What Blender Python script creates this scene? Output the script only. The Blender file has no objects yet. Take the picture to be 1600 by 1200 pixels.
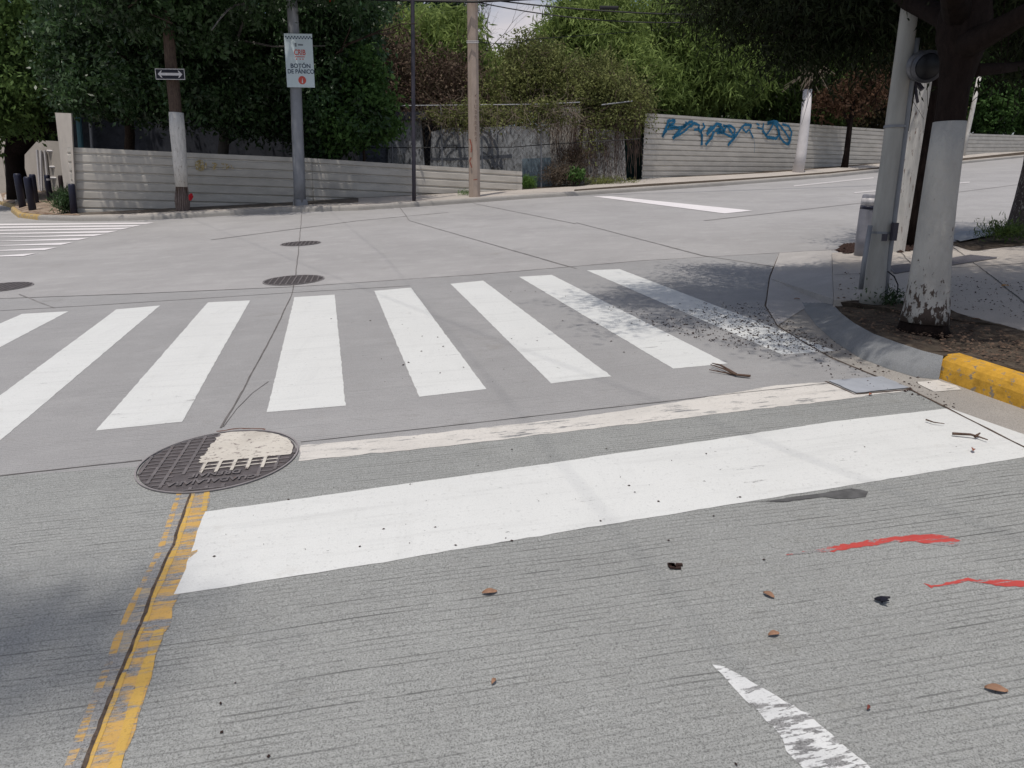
import bpy, bmesh, math, random
import numpy as np
from mathutils import Matrix, Vector

# ------------------------------------------------------------------ camera, sky, sun, exposure
scene = bpy.context.scene
COL = scene.collection
F, CX, CY, H = 1120.0, 800.0, 600.0, 1.5
_d = np.array([-45.0, 4325.0, F]); _d /= np.linalg.norm(_d)
_up = -_d
_fw = np.array([0, 0, 1.0]); _Y = _fw - _up * _fw.dot(_up); _Y /= np.linalg.norm(_Y)
_X = np.cross(_Y, _up)
M = np.array([_X, _Y, _up])
cam_d = bpy.data.cameras.new('camera'); cam = bpy.data.objects.new('camera', cam_d); COL.objects.link(cam)
cam_d.sensor_width = 36; cam_d.lens = F / 1600 * 36; cam_d.clip_end = 2000; cam_d.clip_start = 0.05
R3 = Matrix([list(M @ np.array(v)) for v in ([1, 0, 0], [0, -1, 0], [0, 0, -1])]).transposed()
cam.matrix_world = Matrix.Translation((0, 0, H)) @ R3.to_4x4()
scene.camera = cam

SUN_EL, SUN_AZ = math.radians(74), math.radians(205)      # azimuth measured clockwise from +Y
sd = Vector((math.cos(SUN_EL) * math.sin(SUN_AZ), math.cos(SUN_EL) * math.cos(SUN_AZ), math.sin(SUN_EL)))
sun_d = bpy.data.lights.new('sun', 'SUN'); sun = bpy.data.objects.new('sun', sun_d); COL.objects.link(sun)
sun_d.energy = 2.75; sun_d.angle = math.radians(0.6); sun_d.color = (1, 0.94, 0.875)
sun.rotation_euler = sd.to_track_quat('Z', 'Y').to_euler()
world = bpy.data.worlds.new('World'); scene.world = world; world.use_nodes = True
wn, wl = world.node_tree.nodes, world.node_tree.links
bg = wn['Background']; bg.inputs['Strength'].default_value = 0.098
sky = wn.new('ShaderNodeTexSky'); sky.sky_type = 'NISHITA'; sky.sun_disc = False
sky.sun_elevation = SUN_EL; sky.sun_rotation = SUN_AZ; sky.dust_density = 2.5; sky.air_density = 1.0
tc = wn.new('ShaderNodeTexCoord'); mp = wn.new('ShaderNodeMapping'); mp.inputs['Scale'].default_value = (1, 1, 2.5)
nz = wn.new('ShaderNodeTexNoise'); nz.inputs['Scale'].default_value = 3.2; nz.inputs['Detail'].default_value = 9
cr = wn.new('ShaderNodeValToRGB'); cr.color_ramp.elements[0].position = 0.50; cr.color_ramp.elements[1].position = 0.66
mx = wn.new('ShaderNodeMix'); mx.data_type = 'RGBA'; mx.inputs['B'].default_value = (6.2, 5.9, 6.2, 1)
wl.new(tc.outputs['Generated'], mp.inputs['Vector']); wl.new(mp.outputs[0], nz.inputs['Vector']); wl.new(nz.outputs['Fac'], cr.inputs['Fac'])
wl.new(cr.outputs['Color'], mx.inputs['Factor']); wl.new(sky.outputs[0], mx.inputs['A']); wl.new(mx.outputs['Result'], bg.inputs['Color'])
scene.view_settings.view_transform = 'Standard'; scene.view_settings.look = 'None'
scene.view_settings.exposure = 0.07; scene.view_settings.gamma = 1.0

# ------------------------------------------------------------------ pixel <-> world helpers
_p = np.array([(515 - CX) / F, (248 - CY) / F, 1]); _q = np.array([(5540 - CX) / F, (77 - CY) / F, 1])
NRM = M @ np.cross(_p, _q); NRM *= np.sign(NRM[2]); NRM /= NRM[2]
O = np.array([0, 0, H])
def ray(px, py): return M @ np.array([(px - CX) / F, (py - CY) / F, 1])
def G(px, py, dz=0.0):
    r = ray(px, py); return r * (-(H - dz) / (NRM @ r)) + O
def R(px, py, Y):
    r = ray(px, py); return r * (Y / r[1]) + O
def gz(x, y): return -NRM[0] * x - NRM[1] * y
def pxs(Y): return Y / F * 1.0           # metres per pixel at depth Y (approx)
rng = np.random.default_rng(7); random.seed(7)

# ------------------------------------------------------------------ object helpers
def link(o, parent=None):
    COL.objects.link(o)
    if parent is not None:
        o.parent = parent; o.location = o.location - wloc(parent)
    return o
def wloc(o):
    v = o.location.copy()
    while o.parent is not None: o = o.parent; v = v + o.location
    return v
def tag(o, label=None, cat=None, group=None, kind=None):
    if label: o['label'] = label
    if cat: o['category'] = cat
    if group: o['group'] = group
    if kind: o['kind'] = kind
    return o
def thing(name, label, cat, loc, group=None):
    o = bpy.data.objects.new(name, None); o.empty_display_size = 0.2; o.location = Vector([float(c) for c in loc]); COL.objects.link(o)
    return tag(o, label, cat, group)
def mesh(name, verts, faces, mat, parent=None, smooth=False):
    me = bpy.data.meshes.new(name); me.from_pydata([tuple(map(float, v)) for v in verts], [], faces); me.update()
    if smooth: me.polygons.foreach_set('use_smooth', [True] * len(me.polygons))
    o = bpy.data.objects.new(name, me)
    if mat: me.materials.append(mat)
    return link(o, parent)
class MB:
    def __init__(s): s.v = []; s.f = []
    def add(s, v, f):
        n = len(s.v); s.v += [tuple(map(float, a)) for a in v]; s.f += [tuple(i + n for i in q) for q in f]
    def box(s, c, half, ax=None):
        ax = np.eye(3) if ax is None else np.array(ax); c = np.array(c, float)
        v = [c + ax[0] * half[0] * i + ax[1] * half[1] * j + ax[2] * half[2] * k for i in (-1, 1) for j in (-1, 1) for k in (-1, 1)]
        s.add(v, [(0, 1, 3, 2), (4, 6, 7, 5), (0, 4, 5, 1), (2, 3, 7, 6), (0, 2, 6, 4), (1, 5, 7, 3)])
    def tube(s, pts, rad, seg=10, caps=True, jit=0.0):
        pts = [np.array(p, float) for p in pts]; n = len(pts)
        rad = [rad] * n if np.isscalar(rad) else rad
        vs = []; fs = []
        t0 = pts[1] - pts[0]; a = np.cross(t0, [0.13, 0.7, 0.21]); a /= np.linalg.norm(a)
        for i, p in enumerate(pts):
            t = pts[min(i + 1, n - 1)] - pts[max(i - 1, 0)]; t = t / (np.linalg.norm(t) + 1e-9)
            a = a - t * a.dot(t); a /= np.linalg.norm(a); b = np.cross(t, a)
            for k in range(seg):
                an = 2 * math.pi * k / seg; rr = rad[i] * (1 + jit * (rng.random() - .5) * 2)
                vs.append(p + rr * (a * math.cos(an) + b * math.sin(an)))
        for i in range(n - 1):
            for k in range(seg):
                k2 = (k + 1) % seg; fs.append((i * seg + k, i * seg + k2, (i + 1) * seg + k2, (i + 1) * seg + k))
        if caps: fs.append(tuple(range(seg))[::-1]); fs.append(tuple(range((n - 1) * seg, n * seg)))
        s.add(vs, fs)
    def build(s, name, mat, parent=None, smooth=False): return mesh(name, s.v, s.f, mat, parent, smooth)
def dens(pts, step, closed=True):
    out = []; n = len(pts)
    for i in range(n if closed else n - 1):
        a = np.array(pts[i], float); b = np.array(pts[(i + 1) % n], float)
        k = max(1, int(np.linalg.norm(b - a) / step))
        for j in range(k): out.append(a + (b - a) * j / k)
    if not closed: out.append(np.array(pts[-1], float))
    return out
def sheet(name, pts, mat, parent=None, dz=0.0, jit=0.0, step=0.06, kind=None):
    """pts: world points; lifted by dz; ragged edge when jit > 0"""
    if jit > 0: pts = [p + np.array([rng.normal() * jit, rng.normal() * jit, 0]) for p in dens(pts, step)]
    v = [np.array(p) + np.array([0, 0, dz]) for p in pts]
    bm = bmesh.new(); vs = [bm.verts.new(tuple(map(float, a))) for a in v]; f = bm.faces.new(vs)
    bm.normal_update()
    if f.normal.z < 0: f.normal_flip()
    bmesh.ops.triangulate(bm, faces=[f], ngon_method='EAR_CLIP')
    me = bpy.data.meshes.new(name); bm.to_mesh(me); bm.free(); me.materials.append(mat)
    o = bpy.data.objects.new(name, me); link(o, parent)
    if kind: o['kind'] = kind
    return o
def GP(l, dz=0.0): return [G(x, y, dz) for x, y in l]

# ------------------------------------------------------------------ material helpers
class NT:
    def __init__(s, name, rough=0.8, spec=0.3, metallic=0.0):
        s.m = bpy.data.materials.new(name); s.m.use_nodes = True; s.t = s.m.node_tree; s.n = s.t.nodes; s.l = s.t.links
        s.b = s.n['Principled BSDF']; s.b.inputs['Roughness'].default_value = rough
        s.b.inputs['Specular IOR Level'].default_value = spec; s.b.inputs['Metallic'].default_value = metallic
        g = s.n.new('ShaderNodeNewGeometry'); s.pos = g.outputs['Position']; s.geo = g
    def map(s, scale=(1, 1, 1), rot=(0, 0, 0), src=None):
        src = src or s.pos
        if any(rot):
            q = s.n.new('ShaderNodeMapping'); q.inputs['Rotation'].default_value = rot; s.l.new(src, q.inputs['Vector']); src = q.outputs[0]
        m = s.n.new('ShaderNodeMapping'); m.inputs['Scale'].default_value = scale
        s.l.new(src, m.inputs['Vector']); return m.outputs[0]
    def noise(s, scale, detail=3, rough=0.5, vec=None, dist=0.0):
        n = s.n.new('ShaderNodeTexNoise'); n.inputs['Scale'].default_value = scale; n.inputs['Detail'].default_value = detail
        n.inputs['Roughness'].default_value = rough; n.inputs['Distortion'].default_value = dist
        s.l.new(vec or s.pos, n.inputs['Vector']); return n.outputs['Fac']
    def voro(s, scale, vec=None, out='Distance'):
        n = s.n.new('ShaderNodeTexVoronoi'); n.inputs['Scale'].default_value = scale; s.l.new(vec or s.pos, n.inputs['Vector']); return n.outputs[out]
    def step(s, f, a, b, inv=False):
        m = s.n.new('ShaderNodeMapRange'); m.inputs['From Min'].default_value = a; m.inputs['From Max'].default_value = b
        if inv: m.inputs['To Min'].default_value = 1; m.inputs['To Max'].default_value = 0
        s.l.new(f, m.inputs['Value']); return m.outputs[0]
    def math(s, op, a, b=None):
        m = s.n.new('ShaderNodeMath'); m.operation = op
        for i, x in enumerate((a, b)):
            if x is None: continue
            if isinstance(x, (int, float)): m.inputs[i].default_value = x
            else: s.l.new(x, m.inputs[i])
        return m.outputs[0]
    def mix(s, fac, a, b, mode='MIX'):
        m = s.n.new('ShaderNodeMix'); m.data_type = 'RGBA'; m.blend_type = mode
        for k, x in (('Factor', fac), ('A', a), ('B', b)):
            if isinstance(x, (int, float)): m.inputs[k].default_value = x
            elif isinstance(x, tuple): m.inputs[k].default_value = (x + (1,))[:4]
            else: s.l.new(x, m.inputs[k])
        return m.outputs['Result']
    def col(s, c): 
        if isinstance(c, tuple): s.b.inputs['Base Color'].default_value = (c + (1,))[:4]
        else: s.l.new(c, s.b.inputs['Base Color'])
    def bump(s, h, strength=0.3, dist=0.01):
        b = s.n.new('ShaderNodeBump'); b.inputs['Strength'].default_value = strength; b.inputs['Distance'].default_value = dist
        s.l.new(h, b.inputs['Height']); s.l.new(b.outputs[0], s.b.inputs['Normal'])

uA, uB = G(100, 735), G(1200, 628)
UANG = math.atan2(uB[1] - uA[1], uB[0] - uA[0])        # direction of the transverse grooves
def concrete_col(t, c, groove=1.0, speck=1.0, ang=None, blotch=1.0):
    ang = UANG if ang is None else ang
    base = t.mix(t.math('MULTIPLY', t.step(t.noise(0.55, 4, 0.6), 0.35, 0.7), 0.55 * blotch), c, tuple(x * 0.74 for x in c))
    base = t.mix(t.math('MULTIPLY', t.step(t.noise(3.1, 5, 0.65), 0.5, 0.75), 0.4 * blotch), base, tuple(x * 1.2 for x in c))
    base = t.mix(t.math('MULTIPLY', t.step(t.noise(9, 4, 0.7), 0.58, 0.75), 0.3 * blotch), base, tuple(x * y * 0.75 for x, y in zip(c, (1.05, 1, .93))))
    streak = t.noise(1, 4, 0.6, vec=t.map((0.5, 5, 5), (0, 0, -ang)))
    base = t.mix(t.math('MULTIPLY', t.step(streak, 0.5, 0.75), 0.3 * blotch), base, tuple(x * 0.78 for x in c))
    sp = t.noise(190, 2, 0.85); sp2 = t.noise(120, 2, 0.7)
    base = t.mix(t.math('MULTIPLY', t.step(sp, 0.49, 0.60), 0.85 * speck), base, tuple(x * 0.34 for x in c))
    base = t.mix(t.math('MULTIPLY', t.step(sp2, 0.53, 0.66), 0.45 * speck), base, tuple(min(x * 1.4, .8) for x in c))
    # stains and patches
    base = t.mix(t.math('MULTIPLY', t.step(t.noise(1.7, 6, 0.75), 0.60, 0.72), 0.35 * blotch), base, tuple(x * y * .55 for x, y in zip(c, (1.05, 1, .9))))
    rot = t.map((1, 1, 1), (0, 0, -ang))
    wob = t.noise(1.1, 2, .5)
    sx = t.n.new('ShaderNodeSeparateXYZ'); t.l.new(rot, sx.inputs[0])
    yy = t.math('ADD', sx.outputs['Y'], t.math('MULTIPLY', wob, .05))
    # irregular line spacing: two tine pitches added
    tine = t.step(t.math('SINE', t.math('MULTIPLY', yy, 2 * math.pi / .027)), .55, .9)
    brk = t.step(t.noise(1, 4, 0.7, vec=t.map((4, 34, 1), (0, 0, -ang))), 0.40, 0.54)
    strong = t.step(t.noise(1, 3, 0.6, vec=t.map((.9, 19, 1), (0, 0, -ang))), 0.53, 0.62)
    gm = t.step(t.noise(1, 3, 0.6, vec=t.map((0.5, 1.3, 1), (0, 0, -ang))), 0.32, 0.62)
    gf = t.math('MULTIPLY', t.math('MULTIPLY', tine, brk), t.math('MULTIPLY', t.math('ADD', t.math('MULTIPLY', strong, .42), .36), t.math('ADD', t.math('MULTIPLY', gm, .75 * groove), .45 * groove)))
    out = t.mix(gf, base, tuple(x * 0.25 for x in c))
    hgt = t.math('SUBTRACT', t.math('MULTIPLY', sp, 0.4), gf)
    return out, hgt
def concrete(name, c, groove=1.0, speck=1.0, rough=0.75, bump=0.35, blotch=1.0, ang=None, spec=0.35):
    t = NT(name, rough, spec); o, h = concrete_col(t, c, groove, speck, blotch=blotch, ang=ang); t.col(o); t.bump(h, bump, 0.006); return t.m
def paint(name, pc, wear=0.2, sharp=0.03, cc=(.29, .29, .285), dirt=0.25, rough=0.55, groovewear=0.5, scale=1.0):
    """road paint: concrete shows where the paint has worn off"""
    t = NT(name, rough, 0.3); conc, h = concrete_col(t, cc, 1.0, 1.0)
    p = t.mix(t.math('MULTIPLY', t.step(t.noise(2.0, 5, 0.6), 0.42, 0.7), dirt), pc, tuple(x * 0.78 for x in pc))
    p = t.mix(t.math('MULTIPLY', t.step(t.noise(60, 2, 0.6), 0.6, 0.72), 0.35 + dirt), p, tuple(x * 0.7 for x in pc))
    p = t.mix(t.math('MULTIPLY', t.step(t.noise(1, 5, .7, vec=t.map((1.2, 14, 1), (0, 0, -UANG))), .52, .72), .35 + dirt * .4), p, tuple(x * .72 for x in pc))
    p = t.mix(t.math('MULTIPLY', t.step(t.noise(1, 5, .7, vec=t.map((9, .7, 1), (0, 0, -UANG + .12))), .56, .72), .22), p, tuple(x * .72 for x in pc))
    p = t.mix(t.math('MULTIPLY', t.step(t.noise(200, 2, .8), .50, .64), .30), p, tuple(x * .6 for x in pc))
    p = t.mix(t.math('MULTIPLY', t.step(t.noise(5, 6, .8), .60, .70), .30), p, tuple(x * y for x, y in zip(pc, (.66, .63, .58))))
    p = t.mix(t.step(t.noise(21, 3, 0.6, vec=t.map((1.1, 1.9, 1), (0, 0, -UANG))), 0.725, 0.74), p, tuple(x * .25 for x in pc))
    w = t.noise(9 * scale, 6, 0.72, vec=t.map((0.55, 2.2, 1), (0, 0, -UANG)))
    gr = t.noise(1, 3, 0.62, vec=t.map((2.2, 60, 1), (0, 0, -UANG)))
    w = t.math('ADD', t.math('MULTIPLY', w, 1 - .4 * groovewear), t.math('MULTIPLY', gr, .4 * groovewear))
    th = 0.76 - 0.42 * wear
    mask = t.step(w, th, th + sharp)
    t.col(t.mix(mask, p, conc)); t.bump(t.math('SUBTRACT', t.math('MULTIPLY', h, .5), mask), 0.25, 0.004); return t.m
def plain(name, c, rough=0.6, spec=0.3, metallic=0.0, var=0.25, scale=6, c2=None, th=(0.5, 0.62), bump=0.0, vec=(1, 1, 1)):
    t = NT(name, rough, spec, metallic); v = t.map(vec)
    a = t.mix(t.math('MULTIPLY', t.step(t.noise(scale, 5, 0.65, vec=v), 0.35, 0.7), 1.0), c, tuple(x * (1 - var) for x in c))
    if c2: a = t.mix(t.step(t.noise(scale * 2.3, 6, 0.7, vec=v), *th), a, c2)
    t.col(a)
    if bump: t.bump(t.noise(scale * 5, 4, 0.6, vec=v), bump, 0.01)
    return t.m
def leafmat(name, c, c2, var=1.4, trans=0.3, rough=0.65, spec=.12):
    t = NT(name, rough, spec)
    w = t.n.new('ShaderNodeTexWhiteNoise'); w.noise_dimensions = '3D'
    mpn = t.map((9, 9, 9)); sn = t.n.new('ShaderNodeVectorMath'); sn.operation = 'FLOOR'; t.l.new(mpn, sn.inputs[0]); t.l.new(sn.outputs[0], w.inputs['Vector'])
    a = t.mix(w.outputs['Value'], c, c2)
    a = t.mix(t.step(t.noise(0.9, 3, 0.6), 0.4, 0.66), a, tuple(min(1, x * var) for x in c2))
    t.col(a)
    tr = t.n.new('ShaderNodeBsdfTranslucent'); t.l.new(a, tr.inputs['Color'])
    ms = t.n.new('ShaderNodeMixShader'); ms.inputs[0].default_value = trans
    t.l.new(t.b.outputs[0], ms.inputs[1]); t.l.new(tr.outputs[0], ms.inputs[2]); t.l.new(ms.outputs[0], t.n['Material Output'].inputs['Surface'])
    return t.m

M_ROAD = concrete('far_concrete', (.365, .357, .350), groove=.2, speck=.4, rough=.75, bump=.12, blotch=1.3)
M_MID = concrete('crossing_concrete', (.325, .322, .318), groove=.55, speck=.45, bump=.2)
M_NEAR = concrete('tined_concrete', (.305, .313, .300), groove=1.0, speck=.95, bump=.45)
M_GUT = concrete('gutter_concrete', (.34, .32, .29), groove=0, speck=.7, blotch=1.4)
M_WALK = concrete('sidewalk_concrete', (.46, .42, .375), groove=0, speck=.5, blotch=1.2)
M_KERB = concrete('kerb_concrete', (.37, .35, .32), groove=0, speck=.6, blotch=1.3)
M_KERBG = concrete('smooth_grey_concrete', (.25, .26, .265), groove=0, speck=.5, blotch=2.2)
M_SOIL = plain('soil', (.105, .085, .065), .95, .1, var=.5, scale=5, c2=(.05, .038, .03), th=(.45, .6), bump=.8)
M_DUST = plain('dusty_soil', (.30, .235, .175), .95, .1, var=.4, scale=3, c2=(.12, .09, .065), th=(.52, .62), bump=.6)
M_JOINT = plain('joint_tar', (.17, .16, .155), .9, .1, var=.5, scale=9)
M_JOINTL = plain('joint_faint', (.27, .26, .255), .9, .1, var=.4, scale=5)
M_CRACK = plain('crack_dirt', (.13, .10, .08), .95, .1, var=.6, scale=25, c2=(.05, .04, .035))
M_WHITE = paint('white_road_paint', (.64, .65, .63), wear=.30, dirt=.2)
M_WHITE2 = paint('old_white_paint', (.62, .595, .55), wear=.52, sharp=.07, dirt=.7)
M_WHITE3 = paint('chipped_white_paint', (.66, .67, .66), wear=.60, sharp=.02, dirt=.3, groovewear=.3, scale=2.1)
M_FARW = paint('far_white_paint', (.78, .75, .75), wear=.2, dirt=.3)
M_DASH = paint('faded_dash_paint', (.55, .53, .52), wear=.4, dirt=.6)
M_YELL = paint('yellow_road_paint', (.58, .36, .11), wear=.70, sharp=.08, dirt=1.0, groovewear=.7)
M_YELL2 = paint('ghost_yellow_paint', (.44, .36, .24), wear=.86, sharp=.10, dirt=.5, groovewear=.7)
M_YKERB = plain('yellow_kerb_paint', (.60, .33, .04), .75, .25, var=.45, scale=9, c2=(.23, .19, .14), th=(.575, .585), bump=.4)
M_RED = paint('red_spray', (.47, .07, .06), wear=.53, sharp=.02, dirt=.2, groovewear=1.0)
M_IRON = plain('cast_iron', (.13, .115, .115), .6, .4, .3, var=.4, scale=15, bump=.3)
M_IRONR = plain('cast_iron_ridge', (.19, .172, .17), .55, .4, .2, var=.4, scale=18, c2=(.17, .10, .07), th=(.6, .7), bump=.3)
M_FENCE = plain('beige_sheet_metal', (.54, .51, .455), .55, .3, var=.25, scale=1.2, c2=(.60, .57, .52), th=(.64, .74), vec=(1, 1, 3))
M_STEEL = plain('galvanised_paint', (.24, .25, .27), .5, .4, .2, var=.2, scale=3)
M_GREYPOLE = plain('grey_pole_concrete', (.40, .39, .36), .8, .2, var=.25, scale=3, c2=(.27, .22, .19), th=(.66, .74), vec=(3, 3, .6))
M_TANPOLE = plain('tan_pole_concrete', (.40, .325, .27), .85, .2, var=.2, scale=3, c2=(.30, .23, .18), th=(.62, .7), vec=(3, 3, .8))
M_DARKMET = plain('dark_pole_paint', (.05, .045, .06), .5, .4, var=.2)
M_CABLE = plain('cable_black', (.012, .012, .014), .6, .3)
M_NAVY = plain('navy_paint', (.012, .014, .035), .5, .4, var=.3)
M_BARK = plain('bark', (.075, .055, .045), .95, .1, var=.5, scale=9, c2=(.03, .022, .018), th=(.5, .6), bump=1.0, vec=(3, 3, 1))
M_BARKD = plain('dark_bark', (.022, .015, .013), .95, .1, var=.5, scale=9, bump=.9, vec=(3, 3, 1))
M_LIME = plain('whitewash', (.48, .47, .43), .9, .15, var=.22, scale=4, c2=(.10, .075, .06), th=(.70, .73), bump=.5, vec=(2.5, 2.5, 1))
M_LIMEW = plain('worn_whitewash', (.52, .49, .43), .9, .15, var=.22, scale=14, c2=(.09, .065, .055), th=(.46, .50), bump=.9, vec=(2, 2, 1))
M_WPOST = plain('white_post_paint', (.64, .62, .58), .7, .25, var=.3, scale=5, c2=(.20, .14, .11), th=(.61, .63), vec=(3, 3, .7))
M_WOOD = plain('weathered_wood', (.13, .095, .075), .95, .1, var=.5, scale=8, c2=(.05, .035, .03), th=(.5, .6), bump=.8, vec=(5, 5, .6))
M_PLASTER = plain('stained_plaster', (.42, .44, .46), .9, .1, var=.6, scale=3.5, c2=(.13, .13, .13), th=(.50, .62), vec=(1.5, 1.5, .8))
M_PLASTER2 = plain('rooted_plaster', (.55, .53, .49), .95, .1, var=.4, scale=7, c2=(.07, .055, .05), th=(.46, .56), vec=(3, 3, .5))
M_BEIGE = plain('beige_render', (.46, .42, .37), .85, .2, var=.15, scale=2)
M_DARKW = plain('dark_wall', (.055, .06, .075), .9, .15, var=.4, scale=2, c2=(.03, .035, .045))
M_TEAL = plain('teal_paint', (.08, .18, .22), .6, .3)
M_GREENSH = plain('dark_green_screen', (.012, .035, .032), .8, .2, var=.5, scale=3, vec=(4, 4, .5))
M_BLUE = plain('blue_spray', (.01, .14, .27), .55, .3, var=.3, scale=12)
M_DEADL = plain('dead_leaf', (.34, .20, .13), .8, .2, var=.4, scale=30)
M_SEED = plain('seed_litter', (.055, .035, .03), .9, .1, var=.5, scale=30)
M_STICK = plain('stick', (.12, .08, .06), .9, .1, var=.4, scale=30)
M_SIGN = plain('sign_face', (.52, .60, .62), .5, .3, var=.05)
M_SIGNN = plain('sign_navy', (.015, .03, .07), .5, .3, var=.05)
M_SIGNR = plain('sign_red', (.50, .08, .06), .5, .3, var=.05)
M_SIGNG = plain('sign_grey', (.16, .18, .20), .5, .3, var=.05)
M_SBLK = plain('sign_black', (.012, .012, .02), .5, .3, var=.05)
M_SWHT = plain('sign_white', (.60, .58, .58), .5, .3, var=.1, scale=8)
M_GLASS = plain('meter_glass', (.010, .010, .012), .4, .3)
M_METER = plain('meter_case', (.16, .16, .17), .45, .5, .5, var=.2)
M_BOLG = plain('grey_bollard_paint', (.25, .25, .28), .5, .4, var=.2, scale=9, c2=(.40, .38, .37), th=(.62, .68))
M_BAND = plain('reflective_band', (.60, .58, .58), .4, .4, var=.3, scale=20)
L_DARK = leafmat('leaf_dark', (.015, .031, .013), (.034, .065, .023), 1.9, .3, .42, .4)
L_MID = leafmat('leaf_mid', (.035, .075, .022), (.065, .125, .035), 1.4)
L_BRIGHT = leafmat('leaf_bamboo', (.11, .16, .04), (.20, .26, .08), 1.4, .4)
L_BAMD = leafmat('leaf_bamboo_dark', (.045, .08, .022), (.095, .145, .04), 1.5, .35)
L_BROWN = leafmat('leaf_brown', (.06, .045, .03), (.11, .08, .055), 1.3, .15)
L_OLIVE = leafmat('leaf_olive', (.085, .10, .035), (.165, .18, .065), 1.5)
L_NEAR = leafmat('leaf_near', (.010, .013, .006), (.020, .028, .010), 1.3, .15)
L_GRASS = leafmat('grass_blade', (.06, .12, .03), (.10, .18, .04), 1.3)
M_TWIG = plain('twig', (.12, .085, .07), .9, .1, var=.5, scale=4)
M_TWIGL = plain('pale_twig', (.22, .18, .14), .9, .1, var=.5, scale=4)

# ------------------------------------------------------------------ ground, road, kerbs, sidewalks
def plane_pts(x0, x1, y0, y1, dz=0): return [(x0, y0, gz(x0, y0) + dz), (x1, y0, gz(x1, y0) + dz), (x1, y1, gz(x1, y1) + dz), (x0, y1, gz(x0, y1) + dz)]
mesh('ground', plane_pts(-400, 400, -200, 400, -0.03), [(0, 1, 2, 3)], M_DUST)['kind'] = 'structure'
road = mesh('road', plane_pts(-120, 140, -60, 130, 0), [(0, 1, 2, 3)], M_ROAD); road['kind'] = 'structure'
u = (uB - uA) / np.linalg.norm(uB - uA)                         # along grooves
v = G(1600, 700) - G(1420, 612); v /= np.linalg.norm(v)         # towards the camera side
near_l, near_r = G(0, 745), G(1425, 611)
sheet('near_slab', [near_l - u * 6, near_l, G(470, 712), near_r, near_r + v * 2, near_r + v * 8, near_r + v * 8 - u * 16], M_NEAR, road, .003)
sheet('crossing_slab', [G(-900, 540), G(0, 467), G(470, 448), G(740, 430), G(1000, 408), G(1215, 396), G(1200, 440), G(1197, 480), G(1215, 512), G(1300, 562), G(1425, 611), G(470, 712), near_l, near_l - u * 6], M_MID, road, .003)
sheet('gutter', [G(1197, 480), G(1215, 512), G(1300, 562), near_r, near_r + v * 2, near_r + v * 4, near_r + v * 4 + np.array([1.2, .3, .06]), G(1640, 652), G(1465, 589), G(1395, 574), G(1310, 530), G(1262, 478)], M_GUT, road, .0045)

def strip(name, pts, w, mat, parent, dz, wob=0.004, step=.05):
    P = dens(pts, step, False); vs = []; fs = []
    k = 0
    for i, p in enumerate(P):
        t = P[min(i + 1, len(P) - 1)] - P[max(i - 1, 0)]; nn = np.array([-t[1], t[0], 0]); nn /= np.linalg.norm(nn) + 1e-9
        k = k * .9 + rng.normal() * wob
        ww = w * (0.75 + .5 * rng.random())
        for q in (p + nn * (ww / 2 + k), p + nn * (-ww / 2 + k)):
            q[2] = gz(q[0], q[1]) + (p[2] - gz(p[0], p[1])) + dz; vs.append(q)
    for i in range(len(P) - 1): fs.append((2 * i, 2 * i + 1, 2 * i + 3, 2 * i + 2))
    return mesh(name, vs, fs, mat, parent)
J = [([(-400, 478), (0, 467), (200, 460), (470, 448), (740, 430), (1000, 408), (1330, 389)], .022, M_JOINT, .01),
     ([(-300, 505), (0, 486), (140, 478), (480, 456), (640, 447)], .02, M_JOINTL, .01),
     ([(472, 331), (467, 385), (462, 430), (456, 460), (430, 515), (398, 575), (372, 622), (345, 670)], .011, M_JOINT, .012),
     ([(420, 597), (395, 615), (370, 640), (350, 668), (348, 664)], .005, M_JOINT, .015),
     ([(0, 745), (110, 733), (222, 720)], .009, M_JOINT, .01), ([(-400, 800), (0, 745)], .009, M_JOINT, .005),
     ([(1218, 397), (1203, 435), (1196, 478), (1215, 510), (1260, 538), (1300, 560), (1425, 611), (1600, 700), (1800, 800)], .014, M_CRACK, .012),
     ([(900, 348), (1100, 400), (1260, 425)], .03, M_JOINTL, .01), ([(30, 460), (85, 482)], .02, M_JOINTL, .01),
     ([(620, 318), (640, 345), (900, 420)], .03, M_JOINTL, .008), ([(330, 375), (560, 345), (700, 332)], .06, M_JOINTL, .02),
     ([(740, 318), (900, 350)], .04, M_JOINTL, .02), ([(1100, 345), (1500, 300), (1700, 275)], .06, M_JOINTL, .02),
     ([(470, 692), (800, 655), (1290, 600)], .007, M_JOINT, .01),
     ([(1290, 597), (1335, 617), (1425, 609)], .014, M_CRACK, .01)]
for pts, w, m_, wob in J: strip('expansion_joint', GP(pts), w, m_, road, .0060, wob * .12, .08)
# crosswalk stripes
STR = [[(35, 491), (107, 487), (-60, 575), (-170, 580)], [(182, 484), (250, 478), (0, 690), (-105, 697)], [(325, 473), (391, 470), (340, 560), (285, 660), (150, 674)],
       [(460, 465), (523, 461), (540, 635), (417, 645)], [(585, 455), (642, 450), (760, 609), (655, 621)], [(704, 444), (755, 439), (955, 589), (861, 600)],
       [(811, 433), (862, 430), (1137, 569), (1052, 577)], [(917, 423), (968, 421), (1305, 549), (1222, 555)]]
for s_ in STR: sheet('crosswalk_stripe', GP(s_), M_WHITE, road, .0048, .0018, .05)
s0 = G(-60, 575) - G(107, 487)
sheet('stop_line', GP([(321, 801), (700, 748), (1100, 690), (1300, 660), (1483, 639), (1600, 680), (1660, 702), (1598, 716), (1300, 764), (900, 829), (600, 880), (272, 931), (290, 890), (312, 822)]), M_WHITE, road, .0048, .002, .05)
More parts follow.
